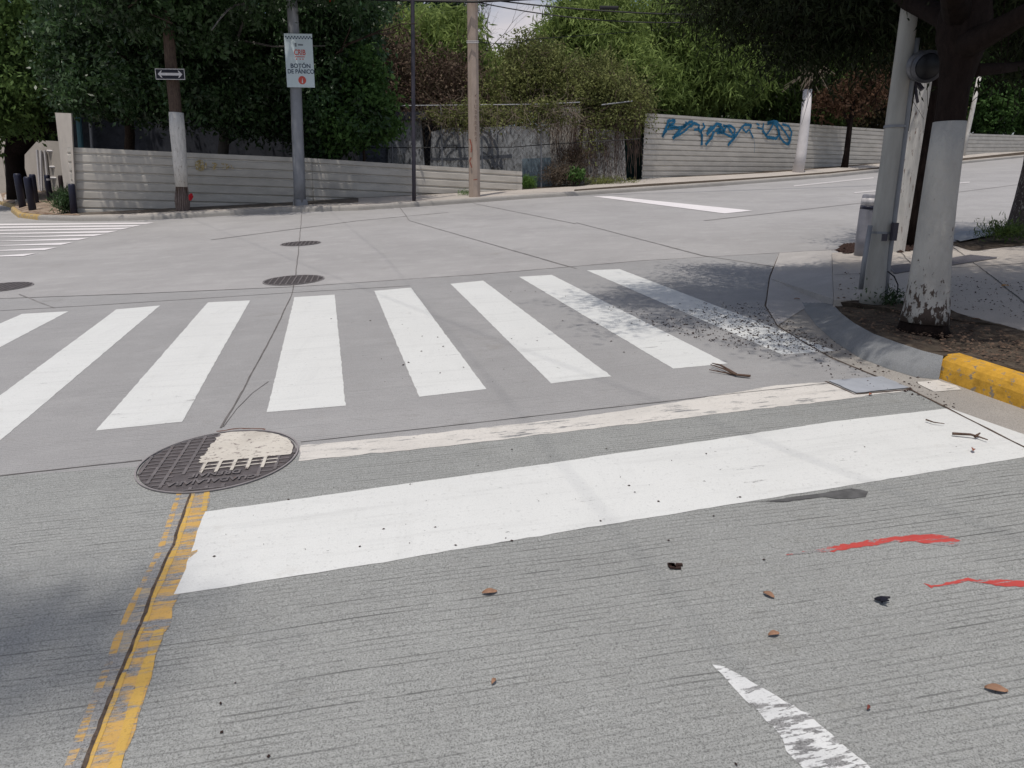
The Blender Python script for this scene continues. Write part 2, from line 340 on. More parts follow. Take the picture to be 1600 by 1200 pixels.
sheet('faded_stop_line', GP([(468, 697), (640, 682), (900, 654), (1100, 622), (1215, 603), (1292, 598), (1338, 618), (1425, 610), (1300, 627), (900, 674), (700, 698), (520, 716), (466, 722)]), M_WHITE2, road, .0046, .005, .05)
sheet('faded_stop_line', GP([(1432, 598), (1470, 595), (1502, 610), (1455, 613)]), M_WHITE2, road, .0072, .012, .05)
sheet('gutter_cover_plate', GP([(1294, 596), (1378, 590), (1420, 607), (1338, 616)]), plain('bluish_cement', (.34, .36, .39), .7, .3, var=.2), road, .0095, .004, .05)
M_YELLB = paint('bright_yellow_road_paint', (.58, .37, .09), wear=.60, sharp=.10, dirt=.7, groovewear=.8)
strip('centre_line', GP([(316, 768), (300, 840), (256, 941), (213, 1065), (170, 1196), (70, 1500)]), .088, M_YELL, road, .0046, .0012)
strip('centre_line', GP([(250, 985), (218, 1080), (196, 1145), (178, 1200), (82, 1500)]), .034, M_YELLB, road, .0054, .0008)
strip('centre_line', GP([(323, 770), (319, 800)]), .022, M_YELLB, road, .0054, .0008)
strip('centre_line', GP([(303, 768), (276, 854), (242, 930), (230, 962), (189, 1060), (139, 1195), (28, 1500)]), .020, M_YELLB, road, .0058, .0008)
strip('ghost_centre_line', GP([(281, 771), (254, 854), (196, 971), (160, 1062), (106, 1200), (45, 1350)]), .022, M_YELL, road, .0042, .001)
strip('ghost_centre_line', GP([(290, 771), (262, 854), (212, 971), (174, 1062), (122, 1200), (60, 1350)]), .06, M_YELL2, road, .0038, .0015)
strip('longitudinal_crack', GP([(299, 766), (271, 854), (236, 930), (225, 960), (183, 1060), (133, 1195), (20, 1500)]), 0.0115, M_CRACK, road, .0068, .0012, .03)
sheet('lane_arrow', GP([(1113, 1041), (1130, 1042), (1165, 1062), (1215, 1090), (1262, 1118), (1300, 1150), (1340, 1185), (1400, 1235), (1480, 1310), (1400, 1380), (1270, 1215), (1235, 1185), (1215, 1145), (1180, 1112), (1150, 1080)]), M_WHITE3, road, .0046, .0025, .02)
c3 = lambda l: [(1150 + x * .35, 780 + y * .35) for x, y in l]
sheet('red_spray_mark', GP(c3([(220, 255), (350, 230), (440, 213), (610, 186), (740, 168), (830, 160), (900, 164), (960, 174), (1000, 188), (990, 212), (930, 214), (860, 203), (780, 191), (700, 196), (600, 212), (430, 238), (340, 241)])), M_RED, road, .0045, .0035, .012)
sheet('red_spray_mark', GP(c3([(835, 378), (875, 392), (950, 374), (1040, 356), (1070, 364), (1180, 362), (1285, 370), (1400, 380), (1400, 395), (1200, 394), (1100, 379), (1040, 372), (950, 388), (870, 400)])), M_RED, road, .0045, .0025, .012)
sheet('road_stain', GP([(1180, 787), (1240, 778), (1290, 771), (1330, 764), (1356, 770), (1352, 778), (1322, 781), (1290, 777), (1230, 785)]), plain('tar_stain', (.11, .11, .11), .85, .2, var=.4, scale=20), road, .0056, .004, .03)
# far crossings and lane lines
fa, fb = [(240, 349), (-400, 352)], [(60, 409), (-500, 425)]
e1 = [(242, 348), (223, 352), (205, 356), (185, 361), (165, 366), (140, 372), (115, 379), (90, 387), (58, 396), (30, 406)]
hts = [3.2, 3.6, 3.8, 4.2, 4.6, 5.0, 5.2, 5.6, 6.2]
ly = [350, 354.5, 359.5, 365, 371, 377, 384, 391.5, 400]
for i in range(9):
    x0, y0 = e1[i]; hh = [2.2, 2.5, 2.8, 3, 3.2, 3.6, 4, 4.3, 4.8][i]
    sheet('far_crosswalk_stripe', GP([(x0, y0), (x0 - 14 - i, y0 + hh), (-500, ly[i] + hh + 5), (-500, ly[i] + 5), (0, ly[i])]), M_FARW, road, .008)
sheet('far_stop_line', GP([(925, 307), (955, 307), (1176, 329.5), (1132, 334)]), M_FARW, road, .008)
for q in ([(1240, 290), (1365, 277), (1365, 279), (1240, 292)], [(1335, 300.5), (1385, 296), (1385, 298), (1335, 302.5)], [(1480, 287), (1515, 284), (1515, 286), (1480, 289)]):
    sheet('lane_dash', GP(q), M_DASH, road, .008)

# far kerb, sidewalk and land behind
K = [(-200, 315), (0, 320), (18, 325), (17, 331), (28, 340), (60, 344), (120, 346), (200, 345), (290, 341), (440, 332), (560, 329), (683, 321), (820, 311), (900, 306), (1020, 298), (1122, 291), (1200, 285), (1300, 277), (1380, 268.5), (1497, 256.5), (1600, 246), (1750, 233), (1900, 222)]
FB = [(-200, 302, 46), (0, 300, 38), (20, 299, 37), (40, 298, 36), (60, 297, 35.5), (100, 315, 27), (118, 333, 22.4), (200, 330, 22.4), (290, 325, 23), (440, 317, 24.2), (560, 309.5, 25), (683, 303.5, 26), (820, 296, 27.8), (900, 291, 28.3), (1010, 279, 30), (1122, 274, 31.5), (1200, 270, 33), (1300, 262.5, 36), (1380, 255, 39.5), (1497, 239, 47.5), (1600, 226, 57), (1750, 213, 74), (1900, 205, 95)]
KW = [G(*k) for k in K]; FW = [R(*f) for f in FB]
def kerb(name, line, mat, w=.15, h=.15, parent=None, side=1):
    vs = []; fs = []; n = len(line); prof = [(0, 0), (0.012, h * .55), (.028, h * .82), (.05, h * .95), (.08, h), (w, h), (w, 0)]; inner = []
    for i, p in enumerate(line):
        t = line[min(i + 1, n - 1)] - line[max(i - 1, 0)]; nn = np.array([-t[1], t[0], 0]) * side; nn /= np.linalg.norm(nn)
        for a, b in prof:
            q = p + nn * a; q[2] = gz(q[0], q[1]) + b - (0.02 if b == 0 else 0); vs.append(q)
        q = p + nn * (w - .002); q[2] = gz(q[0], q[1]) + h - .004; inner.append(q)
    m_ = len(prof)
    for i in range(n - 1):
        for j in range(m_ - 1): fs.append((i * m_ + j, i * m_ + j + 1, (i + 1) * m_ + j + 1, (i + 1) * m_ + j))
    fs.append(tuple(range(m_))); fs.append(tuple(range((n - 1) * m_, n * m_))[::-1])
    return mesh(name, vs, fs, mat, parent), inner
kb = dens(KW[4:], .6, False)
ko, _ = kerb('far_kerb', KW[5:], M_KERB); ko['kind'] = 'structure'
ky, _ = kerb('yellow_nosed_kerb', KW[1:6], plain('faded_yellow_kerb', (.50, .34, .12), .7, .2, var=.3, scale=4, c2=(.28, .25, .21), th=(.5, .58))); ky['kind'] = 'structure'
_, INN = kerb('tmp_kerb', KW, M_KERB); bpy.data.objects.remove(_, do_unlink=True)
# sidewalk loft: kerb back -> fence base -> far back
rows = []
for i in range(len(K)):
    a, b = INN[i], FW[i]; bk = b + np.array([(b[0]) * .6, 110, 0]); bk[2] = gz(bk[0], bk[1]) + (b[2] - gz(b[0], b[1]))
    rows.append([a, a + (b - a) * .33, a + (b - a) * .67, b, bk])
vs = [p for r in rows for p in r]; fs = [(i * 5 + j, (i + 1) * 5 + j, (i + 1) * 5 + j + 1, i * 5 + j + 1) for i in range(len(K) - 1) for j in range(3)]
fk = [(i * 5 + 3, (i + 1) * 5 + 3, (i + 1) * 5 + 4, i * 5 + 4) for i in range(len(K) - 1)]
mesh('far_sidewalk', vs, fs, M_WALK)['kind'] = 'structure'
mesh('terrain', vs, fk, M_SOIL)['kind'] = 'structure'
# dark planting strip between kerb and pavement on the right, leaf litter on the left
def band(name, i0, i1, t0, t1, mat, dz=.012):
    vs = []; fs = []
    for i in range(i0, i1 + 1):
        a, b = INN[i], FW[i]; vs += [a + (b - a) * t0 + [0, 0, dz], a + (b - a) * t1 + [0, 0, dz]]
    for k in range(i1 - i0): fs.append((2 * k, 2 * k + 2, 2 * k + 3, 2 * k + 1))
    o = mesh(name, vs, fs, mat); o['kind'] = 'structure'; return o
band('planting_strip', 13, 22, .04, .28, M_SOIL)
band('fence_foot_shade', 6, 10, .35, 1.0, plain('shade_dark_ground', (.15, .13, .11), .95, .1, var=.4, scale=2, c2=(.09, .075, .06)))  # shade along the hoarding foot, painted as a darker strip of ground
band('leaf_litter', 1, 6, .0, 1.0, plain('litter_soil', (.34, .27, .21), .95, .1, var=.4, scale=1.6, c2=(.14, .09, .06), th=(.5, .58)))

# near corner: sidewalk slab, ramp, kerb, dirt
D = .12
corner = [(1300, 395), (1345, 391), (1400, 386), (1480, 379), (1530, 372), (1600, 362), (2100, 300), (2600, 420), (2600, 700), (2000, 610), (1800, 560), (1600, 516), (1490, 487), (1410, 470), (1345, 469), (1303, 469)]
P = GP(corner, D); Pb = [p - np.array([0, 0, D + .02]) for p in P]
bm = bmesh.new(); tv = [bm.verts.new(tuple(p)) for p in P]; bv = [bm.verts.new(tuple(p)) for p in Pb]
bm.faces.new(tv); n_ = len(P)
for i in range(n_): bm.faces.new((tv[i], tv[(i + 1) % n_], bv[(i + 1) % n_], bv[i]))
bmesh.ops.recalc_face_normals(bm, faces=bm.faces[:]); bmesh.ops.triangulate(bm, faces=[f for f in bm.faces if len(f.verts) > 4], ngon_method='EAR_CLIP')
me = bpy.data.meshes.new('near_sidewalk'); bm.to_mesh(me); bm.free(); me.materials.append(M_WALK)
sw = bpy.data.objects.new('near_sidewalk', me); COL.objects.link(sw); sw['kind'] = 'structure'
for pts in ([(1303, 430), (1400, 424), (1600, 412)], [(1480, 379), (1560, 440), (1700, 560)], [(1400, 386), (1440, 430), (1480, 485)], [(1490, 374), (1600, 388)]):
    strip('slab_joint', GP(pts, D), .012, M_JOINT, sw, .004, .003)
ramp = sheet('kerb_ramp', [G(1218, 396), G(1299, 392, .10), G(1302, 469, .10), G(1300, 480, .03), G(1262, 480), G(1215, 510), G(1197, 480), G(1203, 436)], concrete('ramp_concrete', (.44, .42, .40), 0, .5, blotch=1.3), None, .010); ramp['kind'] = 'structure'
# grey swept kerb transition
bot = [(1467, 593), (1430, 589), (1390, 577), (1345, 560), (1305, 535), (1275, 508), (1255, 482), (1240, 462)]
top = [(1474, 556, .15), (1442, 548, .15), (1402, 535, .145), (1364, 521, .135), (1335, 505, .12), (1315, 490, .09), (1303, 477, .06), (1290, 466, .02)]
vs = []; ns = 8
for (bx, by), (tx, ty, tz) in zip(bot, top):
    a = G(bx, by, .006); b = G(tx, ty, tz)
    for k in range(ns + 1):
        s = k / ns; hs = 0.5 - 0.5 * math.cos(math.pi * min(1, s * 1.15)) if tz > .1 else s
        p = a + (b - a) * s; p[2] = gz(p[0], p[1]) + .006 + (tz - .006) * (s ** .6 if tz > .1 else s); vs.append(p)
fs = [(i * (ns + 1) + k, (i + 1) * (ns + 1) + k, (i + 1) * (ns + 1) + k + 1, i * (ns + 1) + k + 1) for i in range(len(bot) - 1) for k in range(ns)]
mesh('swept_kerb', vs, fs, M_KERBG, None, True)['kind'] = 'structure'
yl = [G(1459, 590), G(1530, 616), G(1600, 641), G(1800, 715), G(2200, 860)]
yk, yin = kerb('yellow_kerb', dens(yl, .2, False), M_YKERB, w=.17, side=1); yk['kind'] = 'structure'
dirt = [G(x, y, z) for x, y, z in top[:-1]] + [G(1303, 469, .11), G(1345, 469, .115), G(1410, 470, .115), G(1490, 487, .115), G(1600, 516, .115), G(1800, 560, .115), G(2000, 610, .115), G(2600, 700, .115), G(2600, 900, .14)] + [p for p in yin[::-1]]
# dirt as a subdivided bumpy sheet
bm = bmesh.new(); fv = [bm.verts.new(tuple(map(float, p))) for p in dirt]; f = bm.faces.new(fv); bm.normal_update()
if f.normal.z < 0: f.normal_flip()
bmesh.ops.triangulate(bm, faces=[f], ngon_method='EAR_CLIP')
for _i in range(4): bmesh.ops.subdivide_edges(bm, edges=[e for e in bm.edges if e.calc_length() > .12 and not e.is_boundary], cuts=1)
bmesh.ops.triangulate(bm, faces=[f for f in bm.faces if len(f.verts) > 4])
for q in bm.verts:
    if not q.is_boundary: q.co.z += rng.normal() * .008
me = bpy.data.meshes.new('dirt_bed'); bm.to_mesh(me); bm.free(); me.materials.append(M_SOIL)
db = bpy.data.objects.new('dirt_bed', me); COL.objects.link(db); db['kind'] = 'structure'
mesh('bed_fill', [p + np.array([0, 0, -.06]) for p in dirt] , [tuple(range(len(dirt)))], M_SOIL)['kind'] = 'structure'
bed2 = sheet('tree_pit_soil', GP([(1484, 382), (1500, 374), (1560, 362), (1600, 352), (1750, 340), (1800, 372), (1600, 384), (1520, 392)], D), M_SOIL, None, .006, .02, .1); bed2['kind'] = 'structure'
pl = sheet('blue_grey_slab', GP([(1486, 371), (1500, 362), (1545, 360), (1552, 368), (1500, 378)], D + .02), plain('slab_grey', (.36, .38, .40), .7, .3, var=.2), None, .01); pl['kind'] = 'structure'

# ------------------------------------------------------------------ foliage generators
def leaves(name, blobs, n, size, mat, parent, aspect=.45, droop=.3, clump=14, cs=.35, fill=.45, kind=None, flat=.0):
    """blobs: list of (centre xyz, radii xyz, weight)"""
    w = np.array([b[2] * (b[1][0] * b[1][1] + b[1][1] * b[1][2] + b[1][0] * b[1][2]) for b in blobs]); w /= w.sum()
    nc = max(1, n // clump); which = rng.choice(len(blobs), nc, p=w)
    C = np.array([b[0] for b in blobs])[which]; Rr = np.array([b[1] for b in blobs])[which]
    d = rng.normal(size=(nc, 3)); d /= np.linalg.norm(d, axis=1)[:, None]
    r = rng.random(nc) ** fill; bumpy = 1 + .22 * np.sin(d[:, 0] * 7 + which) * np.cos(d[:, 2] * 6 + which * 2)
    cc = C + d * Rr * (r * bumpy)[:, None]
    csz = cs * (0.5 + rng.random(nc))
    P = np.repeat(cc, clump, 0) + rng.normal(size=(nc * clump, 3)) * np.repeat(csz, clump)[:, None] * np.array([.5, .5, .38])
    N_ = len(P); dr = np.repeat(rng.normal(size=(nc, 3)) * .6, clump, 0) + rng.normal(size=(N_, 3)) * .7; dr[:, 2] -= droop * 2
    dr /= np.linalg.norm(dr, axis=1)[:, None]
    sd_ = np.cross(dr, rng.normal(size=(N_, 3)) + np.array([0, 0, flat * 3])); sd_ /= np.linalg.norm(sd_, axis=1)[:, None] + 1e-9
    L = size * (.6 + .8 * rng.random(N_))[:, None]; W = L * aspect * .5
    V = np.stack([P, P + dr * L * .45 + sd_ * W, P + dr * L, P + dr * L * .45 - sd_ * W], 1).reshape(-1, 3)
    me = bpy.data.meshes.new(name); me.vertices.add(len(V)); me.vertices.foreach_set('co', V.astype(np.float32).ravel())
    me.loops.add(N_ * 4); me.loops.foreach_set('vertex_index', np.arange(N_ * 4, dtype=np.int32))
    me.polygons.add(N_); me.polygons.foreach_set('loop_start', np.arange(0, N_ * 4, 4, dtype=np.int32)); me.polygons.foreach_set('loop_total', np.full(N_, 4, dtype=np.int32))
    me.update(); me.validate(); me.materials.append(mat)
    o = bpy.data.objects.new(name, me); link(o, parent)
    if kind: o['kind'] = kind
    return o
def twigs(name, blobs, n, length, rad, mat, parent, up=.2, seg=4, curl=.5):
    mb = MB(); w = np.array([b[2] for b in blobs], float); w /= w.sum()
    for i in range(n):
        c, r, _w = blobs[rng.choice(len(blobs), p=w)]; d = rng.normal(size=3); d /= np.linalg.norm(d)
        p = np.array(c) + d * np.array(r) * rng.random() ** .5
        t = rng.normal(size=3) + np.array([0, 0, up * 2]); t /= np.linalg.norm(t); pts = [p]
        for k in range(seg):
            t = t + rng.normal(size=3) * curl * .5; t /= np.linalg.norm(t); p = p + t * length / seg * (.6 + .8 * rng.random()); pts.append(p)
        mb.tube(pts, [rad * (1 - .8 * k / seg) for k in range(seg + 1)], 3, False)
    return mb.build(name, mat, parent)
def B(px, py, Y, rx, ry, rd, w=1.0):
    c = R(px, py, Y); k = Y / F * 1.03; return (c, (rx * k, rd, ry * k), w)
def branch(mb, p0, d, L, r, depth, spread=.5):
    pts = [p0]; p = np.array(p0, float); d = np.array(d, float); rr = [r]; n = 5
    for k in range(n):
        d = d + rng.normal(size=3) * .12; d /= np.linalg.norm(d); p = p + d * L / n; pts.append(p.copy()); rr.append(r * (1 - .55 * (k + 1) / n))
    mb.tube(pts, rr, 7 if depth > 1 else 5, True, .06)
    if depth > 0:
        for k in range(3):
            nd = d + rng.normal(size=3) * spread; nd[2] += .15; nd /= np.linalg.norm(nd)
            branch(mb, pts[-1 - (k % 2) * 2], nd, L * .68, r * .45, depth - 1, spread)
def groundz(x, y):      # height of the land behind the kerb
    return gz(x, y) + .5
def tree(name, label, base_px, Y, blobs, n, size, lmat, bark=M_BARK, r=.16, aspect=.45, droop=.3, fill=.45, group=None, cat='tree', cs=.35, twn=0, twmat=None, trunk=None, topz=None, basez=None, flat=0.0, clump=14):
    b = R(base_px, 300, Y); x = b[0]; zb = groundz(x, Y) if basez is None else basez
    t = thing(name, label, cat, (x, Y, zb), group)
    mb = MB(); cen = np.mean([np.array(q[0]) for q in blobs], 0)
    if trunk is None:
        top_ = np.array([x + (cen[0] - x) * .3, Y, max(zb + 1.5, cen[2] - .6)])
        pts = [np.array([x, Y, zb - .3]), np.array([x + .05, Y, zb + .5]), (np.array([x, Y, zb]) + top_) / 2 + [.1, 0, 0], top_]
        mb.tube(pts, [r * 1.3, r, r * .85, r * .7], 9, True, .07)
        for q in blobs[:7]:
            dvec = np.array(q[0]) - top_; L_ = np.linalg.norm(dvec)
            if L_ > .3: branch(mb, top_, dvec / L_, L_ * .8, r * .4, 1)
    else:
        for pts, rr in trunk: mb.tube(pts, rr, 10, True, .08)
    mb.build('trunk', bark, t, True)
    leaves('crown', blobs, n, size, lmat, t, aspect, droop, fill=fill, cs=cs, flat=flat, clump=clump)
    if twn: twigs('twigs', blobs, twn, .9, .012, twmat or M_TWIG, t)
    return t

# ------------------------------------------------------------------ trees beyond the fences
# left tree with forked trunk
zt = R(25, 297, 31)[2]
def tr(l, Y): return [R(x, y, Y) for x, y, _ in l], [w * Y / F / 2 * 1.03 for _, _, w in l]
tree('street_tree', 'light green tree with thick forked dark trunk at the left edge, before the beige wall', 25, 31,
     [B(30, 60, 30, 95, 70, 3), B(5, 150, 29, 60, 55, 2.2), B(105, 110, 29.5, 60, 45, 2), B(-40, 170, 29, 60, 40, 2), B(60, 5, 30, 100, 50, 3), B(55, 140, 28.5, 40, 16, 1.0), B(-60, 100, 30, 80, 110, 3), B(140, 40, 30, 60, 50, 2)],
     42000, .21, leafmat('leaf_fresh', (.05, .09, .03), (.095, .15, .045), 1.5, .4), trunk=[tr([(32, 312, 34), (28, 290, 30), (24, 262, 24), (22, 240, 24), (24, 215, 22), (18, 195, 16), (10, 150, 10)], 31), tr([(24, 235, 24), (38, 220, 22), (55, 205, 20), (72, 200, 16), (95, 198, 14), (130, 180, 9)], 31), tr([(32, 213, 9), (45, 195, 8), (60, 183, 7), (82, 177, 6), (110, 165, 5)], 31)], bark=M_BARKD)
g = 'broadleaf trees behind the long hoarding'
tree('broadleaf_tree', 'dark broadleaf tree over the hoarding, left of the peeling wooden pole', 200, 27,
     [B(190, 70, 26, 80, 80, 2.6), B(150, 150, 25.5, 55, 32, 2), B(240, 140, 25, 60, 48, 2.2), B(210, 5, 26, 110, 50, 3), B(120, 90, 26.5, 40, 60, 2), B(170, -40, 21.8, 90, 55, 2.5), B(240, 10, 22.3, 60, 50, 1.5)], 52000, .17, L_DARK, r=.2, group=g, fill=.35)
tree('broadleaf_tree', 'dark broadleaf tree between the wooden pole and the sign pole', 345, 27,
     [B(345, 80, 26, 80, 85, 2.6), B(330, 160, 25, 60, 36, 2), B(410, 130, 26, 50, 60, 2), B(360, 5, 26, 110, 50, 3), B(390, 190, 26, 45, 25, 1.6), B(300, 120, 25, 40, 50, 1.8), B(350, -50, 22, 100, 55, 2.5), B(310, 20, 22.8, 50, 50, 1.3)], 52000, .17, L_DARK, r=.2, group=g, fill=.35,
     bark=plain('pale_bark', (.16, .15, .14), .9, .1, var=.4))
tree('broadleaf_tree', 'leafy dark green tree just right of the sign pole', 500, 27.5,
     [B(480, 60, 27, 60, 80, 2.4), B(545, 80, 27, 50, 75, 2.2), B(510, 150, 26.5, 65, 55, 2.2), B(565, 190, 26, 42, 34, 1.5), B(500, 205, 27, 60, 38, 1.6), B(520, 5, 27, 80, 50, 2.5), B(520, -60, 22.8, 80, 50, 2.2)], 62000, .17,
     leafmat('leaf_dark2', (.015, .033, .014), (.035, .072, .026), 1.8, .3, .42, .4), r=.16, group=g, fill=.35)
tree('flame_shrub', 'patch of brighter green bush to the right below the sign, above the hoarding', 565, 26,
     [B(575, 170, 25.6, 36, 38, 1.0), B(545, 200, 25.6, 40, 28, .9), B(600, 195, 25.8, 20, 18, .6), B(560, 120, 25.8, 35, 40, .9)], 9000, .2, L_MID, r=.06, fill=.4, cat='shrub')
# brown tangles above the ruined walls
tree('vine_tangle', 'brown dried vine tangle behind the thin dark pole', 660, 31, [B(640, 120, 31, 55, 60, 1.5), B(690, 145, 31, 60, 45, 1.5), B(610, 90, 31.5, 40, 70, 1.5), B(650, 170, 30.5, 75, 22, 1.2), B(720, 130, 31.5, 40, 50, 1.3)], 17000, .12, L_BROWN, r=.05, cat='vine', twn=900, twmat=plain('red_twig', (.15, .095, .08), .9, .1, var=.5, scale=3), fill=.5)
tree('vine_tangle', 'brown and olive vine tangle right of the tan concrete pole', 800, 31.5, [B(790, 150, 31.5, 60, 45, 1.4), B(850, 130, 31.5, 60, 50, 1.5), B(780, 185, 31, 50, 20, 1), B(880, 180, 31, 30, 24, 1), B(830, 95, 32, 50, 35, 1.4)], 20000, .13, L_OLIVE, r=.05, cat='vine', twn=700, fill=.5)
tree('vine_tangle', 'vine curtain hanging over the rooted plaster wall', 950, 30, [B(950, 150, 30, 55, 45, 1.3), B(985, 170, 30, 32, 35, 1.1), B(925, 130, 30.5, 50, 40, 1.3), B(960, 195, 29.6, 45, 25, .8), B(925, 215, 29.6, 22, 40, .6)], 17000, .12, L_OLIVE, r=.05, cat='vine', twn=500, fill=.5)
g = 'bamboo clumps behind the ruined walls'
BK = dict(aspect=.16, droop=.45, cs=.6, r=.07, fill=.5, cat='bamboo', group=g, clump=18)
tree('bamboo_clump', 'bamboo clump between the thin dark pole and the tan concrete pole', 670, 36, [B(690, 90, 36, 50, 35, 1.8), B(650, 60, 36, 55, 45, 2), B(715, 60, 36, 30, 40, 1.6), B(620, 110, 35, 40, 60, 1.6)], 26000, .42, L_BRIGHT, **BK)
tree('bamboo_clump', 'low bright bamboo right of the tan pole under the open sky', 800, 38, [B(790, 120, 38, 50, 32, 1.6), B(838, 112, 38, 45, 30, 1.6), B(765, 135, 37, 35, 30, 1.4), B(870, 120, 38, 40, 40, 1.6)], 24000, .42, L_BRIGHT, **BK)
tree('bamboo_clump', 'tall bright bamboo right of the sky gap', 920, 39, [B(900, 60, 39, 60, 45, 2.2), B(960, 90, 38, 55, 60, 2.2), B(935, 30, 39, 70, 40, 2), B(990, 130, 37, 40, 50, 1.6)], 44000, .42, L_BRIGHT, **BK)
tree('bamboo_clump', 'dense bamboo above the blue graffiti', 1080, 40, [B(1050, 70, 40, 75, 70, 2.5), B(1120, 110, 39, 70, 60, 2.2), B(1030, 140, 38, 50, 45, 1.8), B(1100, 20, 40, 80, 50, 2.4)], 50000, .4, leafmat('leaf_bamboo_mid', (.085, .13, .035), (.16, .22, .065), 1.5, .4), **BK)
tree('bamboo_clump', 'dark bamboo behind the white banded palm-like post', 1220, 42, [B(1200, 110, 42, 75, 60, 2.2), B(1260, 60, 42, 80, 70, 2.5), B(1180, 40, 42, 80, 60, 2.5), B(1290, 150, 42, 50, 40, 2)], 40000, .4, L_BAMD, **BK)
tree('background_tree', 'brownish dark tree behind the hoarding, left of the grey concrete pole', 1350, 45, [B(1340, 150, 45, 70, 45, 2.4), B(1380, 90, 45, 80, 70, 3), B(1300, 180, 44, 60, 26, 2), B(1430, 170, 46, 60, 40, 2)], 30000, .22, leafmat('leaf_rust', (.03, .035, .015), (.075, .06, .03), 1.5), r=.14, fill=.4)
tree('background_tree', 'green tree in the distance right of the whitewashed trunk', 1560, 58, [B(1560, 110, 58, 70, 55, 3.5), B(1600, 160, 57, 75, 45, 3), B(1530, 170, 57, 45, 36, 2.5), B(1660, 100, 60, 80, 70, 3.5), B(1500, 120, 58, 50, 60, 3)], 42000, .3, L_MID, r=.2, fill=.4)
# deep backdrop of dark trees
for i, (px, py, Y, rx, ry, lab) in enumerate([(60, 190, 44, 90, 60, 'far dark tree above the beige wall at the left edge'), (200, 130, 40, 110, 110, 'far dark tree behind the dark building'), (350, 150, 38, 110, 110, 'far dark tree deep behind the wooden pole'), (490, 160, 38, 100, 110, 'far dark tree deep behind the sign pole'),
        (620, 110, 42, 60, 95, 'far dark tree behind the thin dark pole'), (700, 140, 44, 60, 70, 'far dark tree behind the tan pole'), (960, 180, 46, 70, 70, 'far dark tree behind the rooted plaster wall'), (1080, 150, 48, 90, 100, 'far dark tree deep behind the graffiti hoarding'), (1210, 130, 50, 90, 110, 'far dark tree deep behind the white banded post'), (1340, 130, 54, 90, 110, 'far dark tree behind the small bare street tree'), (1470, 120, 64, 90, 110, 'far dark tree hidden behind the whitewashed trunk'), (1600, 120, 76, 110, 110, 'far dark tree at the right edge beyond the green one')]):
    tree('background_tree', lab, px, Y, [B(px, py, Y, rx, ry, 3), B(px - 20, py - 60, Y + 1, rx * .8, ry * .7, 3), B(px, py + 50, Y, rx * .9, ry * .5, 2.5)], 13000, .42, L_DARK, r=.2, fill=.35, cs=.6, aspect=.7, group='dark trees in the background')
# bare tree in the sky gap
bt = thing('bare_tree', 'leafless tree with thin dark branches against the sky gap', 'tree', (R(745, 300, 44)[0], 44, groundz(0, 44)))
mb = MB(); p0 = R(742, 150, 44); mb.tube([np.array([p0[0], 44, groundz(p0[0], 44)]), p0], [.16, .12], 8)
for (x, y) in [(800, 20), (815, 50), (775, 15), (830, 75), (790, 90), (760, 0)]:
    q = R(x, y, 44); d_ = q - p0; L_ = np.linalg.norm(d_); branch(mb, p0, d_ / L_, L_ * .55, .05, 3, .35)
mb.build('branches', M_TWIG, bt)
tree('background_tree', 'feathery dark crown top between the thin dark pole and the tan pole', 715, 46, [B(712, 15, 46, 40, 36, 1.8), B(690, -10, 46, 50, 30, 1.8)], 5000, .3, L_DARK, r=.12, fill=.6, aspect=.2)

# ------------------------------------------------------------------ hoardings
def hoarding(name, label, A, Bp, ht0, ht1, pitch, nrib, dents=0.02, group=None, parentcb=None):
    """corrugated sheet from A to Bp (base points), top heights ht0, ht1; ribs parallel to the top edge"""
    A = np.array(A); Bp = np.array(Bp); d = Bp - A; Lh = math.hypot(d[0], d[1]); d2 = np.array([d[0], d[1], 0]) / Lh; nn = np.array([d2[1], -d2[0], 0])
    if nn[1] > 0: nn = -nn
    t = thing(name, label, 'hoarding', A, group)
    nx = max(8, int(Lh / .35)); prof = [(0, .042), (.48, .042), (.58, 0.0), (.70, 0.0), (.82, .042)]
    offs = []
    for k in range(nrib):
        for a, b in prof: offs.append((pitch * (k + a), b))
    vs = []; ph = rng.random(4) * 6
    for i in range(nx + 1):
        s = i / nx; top_ = ht0 + (ht1 - ht0) * s
        for o_, b in offs:
            z = top_ - o_; w = dents * (math.sin(s * Lh * 1.3 + ph[0]) * .6 + math.sin(s * Lh * 3.1 + z * 2 + ph[1]) * .5 + math.sin(z * 3 + ph[2]) * .4)
            p = A + d2 * (Lh * s) + nn * (b + w); vs.append((p[0], p[1], z))
    m_ = len(offs); fs = [(i * m_ + j, (i + 1) * m_ + j, (i + 1) * m_ + j + 1, i * m_ + j + 1) for i in range(nx) for j in range(m_ - 1)]
    o = mesh('corrugated_sheet', vs, fs, M_FENCE, t); sm = o.modifiers.new('s', 'SOLIDIFY'); sm.thickness = .003
    for k in range(int(Lh / 3) + 1):
        mb = MB(); s = min(1, (k * 3 + .1) / Lh); p = A + d2 * Lh * s - nn * .06; ztop = ht0 + (ht1 - ht0) * s - .05
        mb.box((p[0], p[1], (ztop + ztop - nrib * pitch) / 2), (.03, .03, nrib * pitch / 2), [d2, nn, (0, 0, 1)])
        mb.build('post', M_STEEL, t)
    return t, A, d2, nn
fA, fB_, fC = R(118, 333, 22.4), R(490, 314, 24.6), R(815, 296.5, 27.7)
tA, tB, tC = R(113, 230, 22.4)[2], R(490, 247.5, 24.6)[2], R(815, 268, 27.7)[2]
gh = 'beige corrugated hoardings'
h1, a1, d1, n1 = hoarding('corrugated_hoarding', 'dented beige corrugated hoarding behind the wooden pole, faded yellow lettering on it', fA, fB_, tA, tB, .265, 11, .05, gh)
h2, a2, d2_, n2 = hoarding('corrugated_hoarding', 'low beige corrugated hoarding running behind the tan concrete pole', fB_ + n1 * .02, fC, tB, tC, .265, 9, .03, gh)
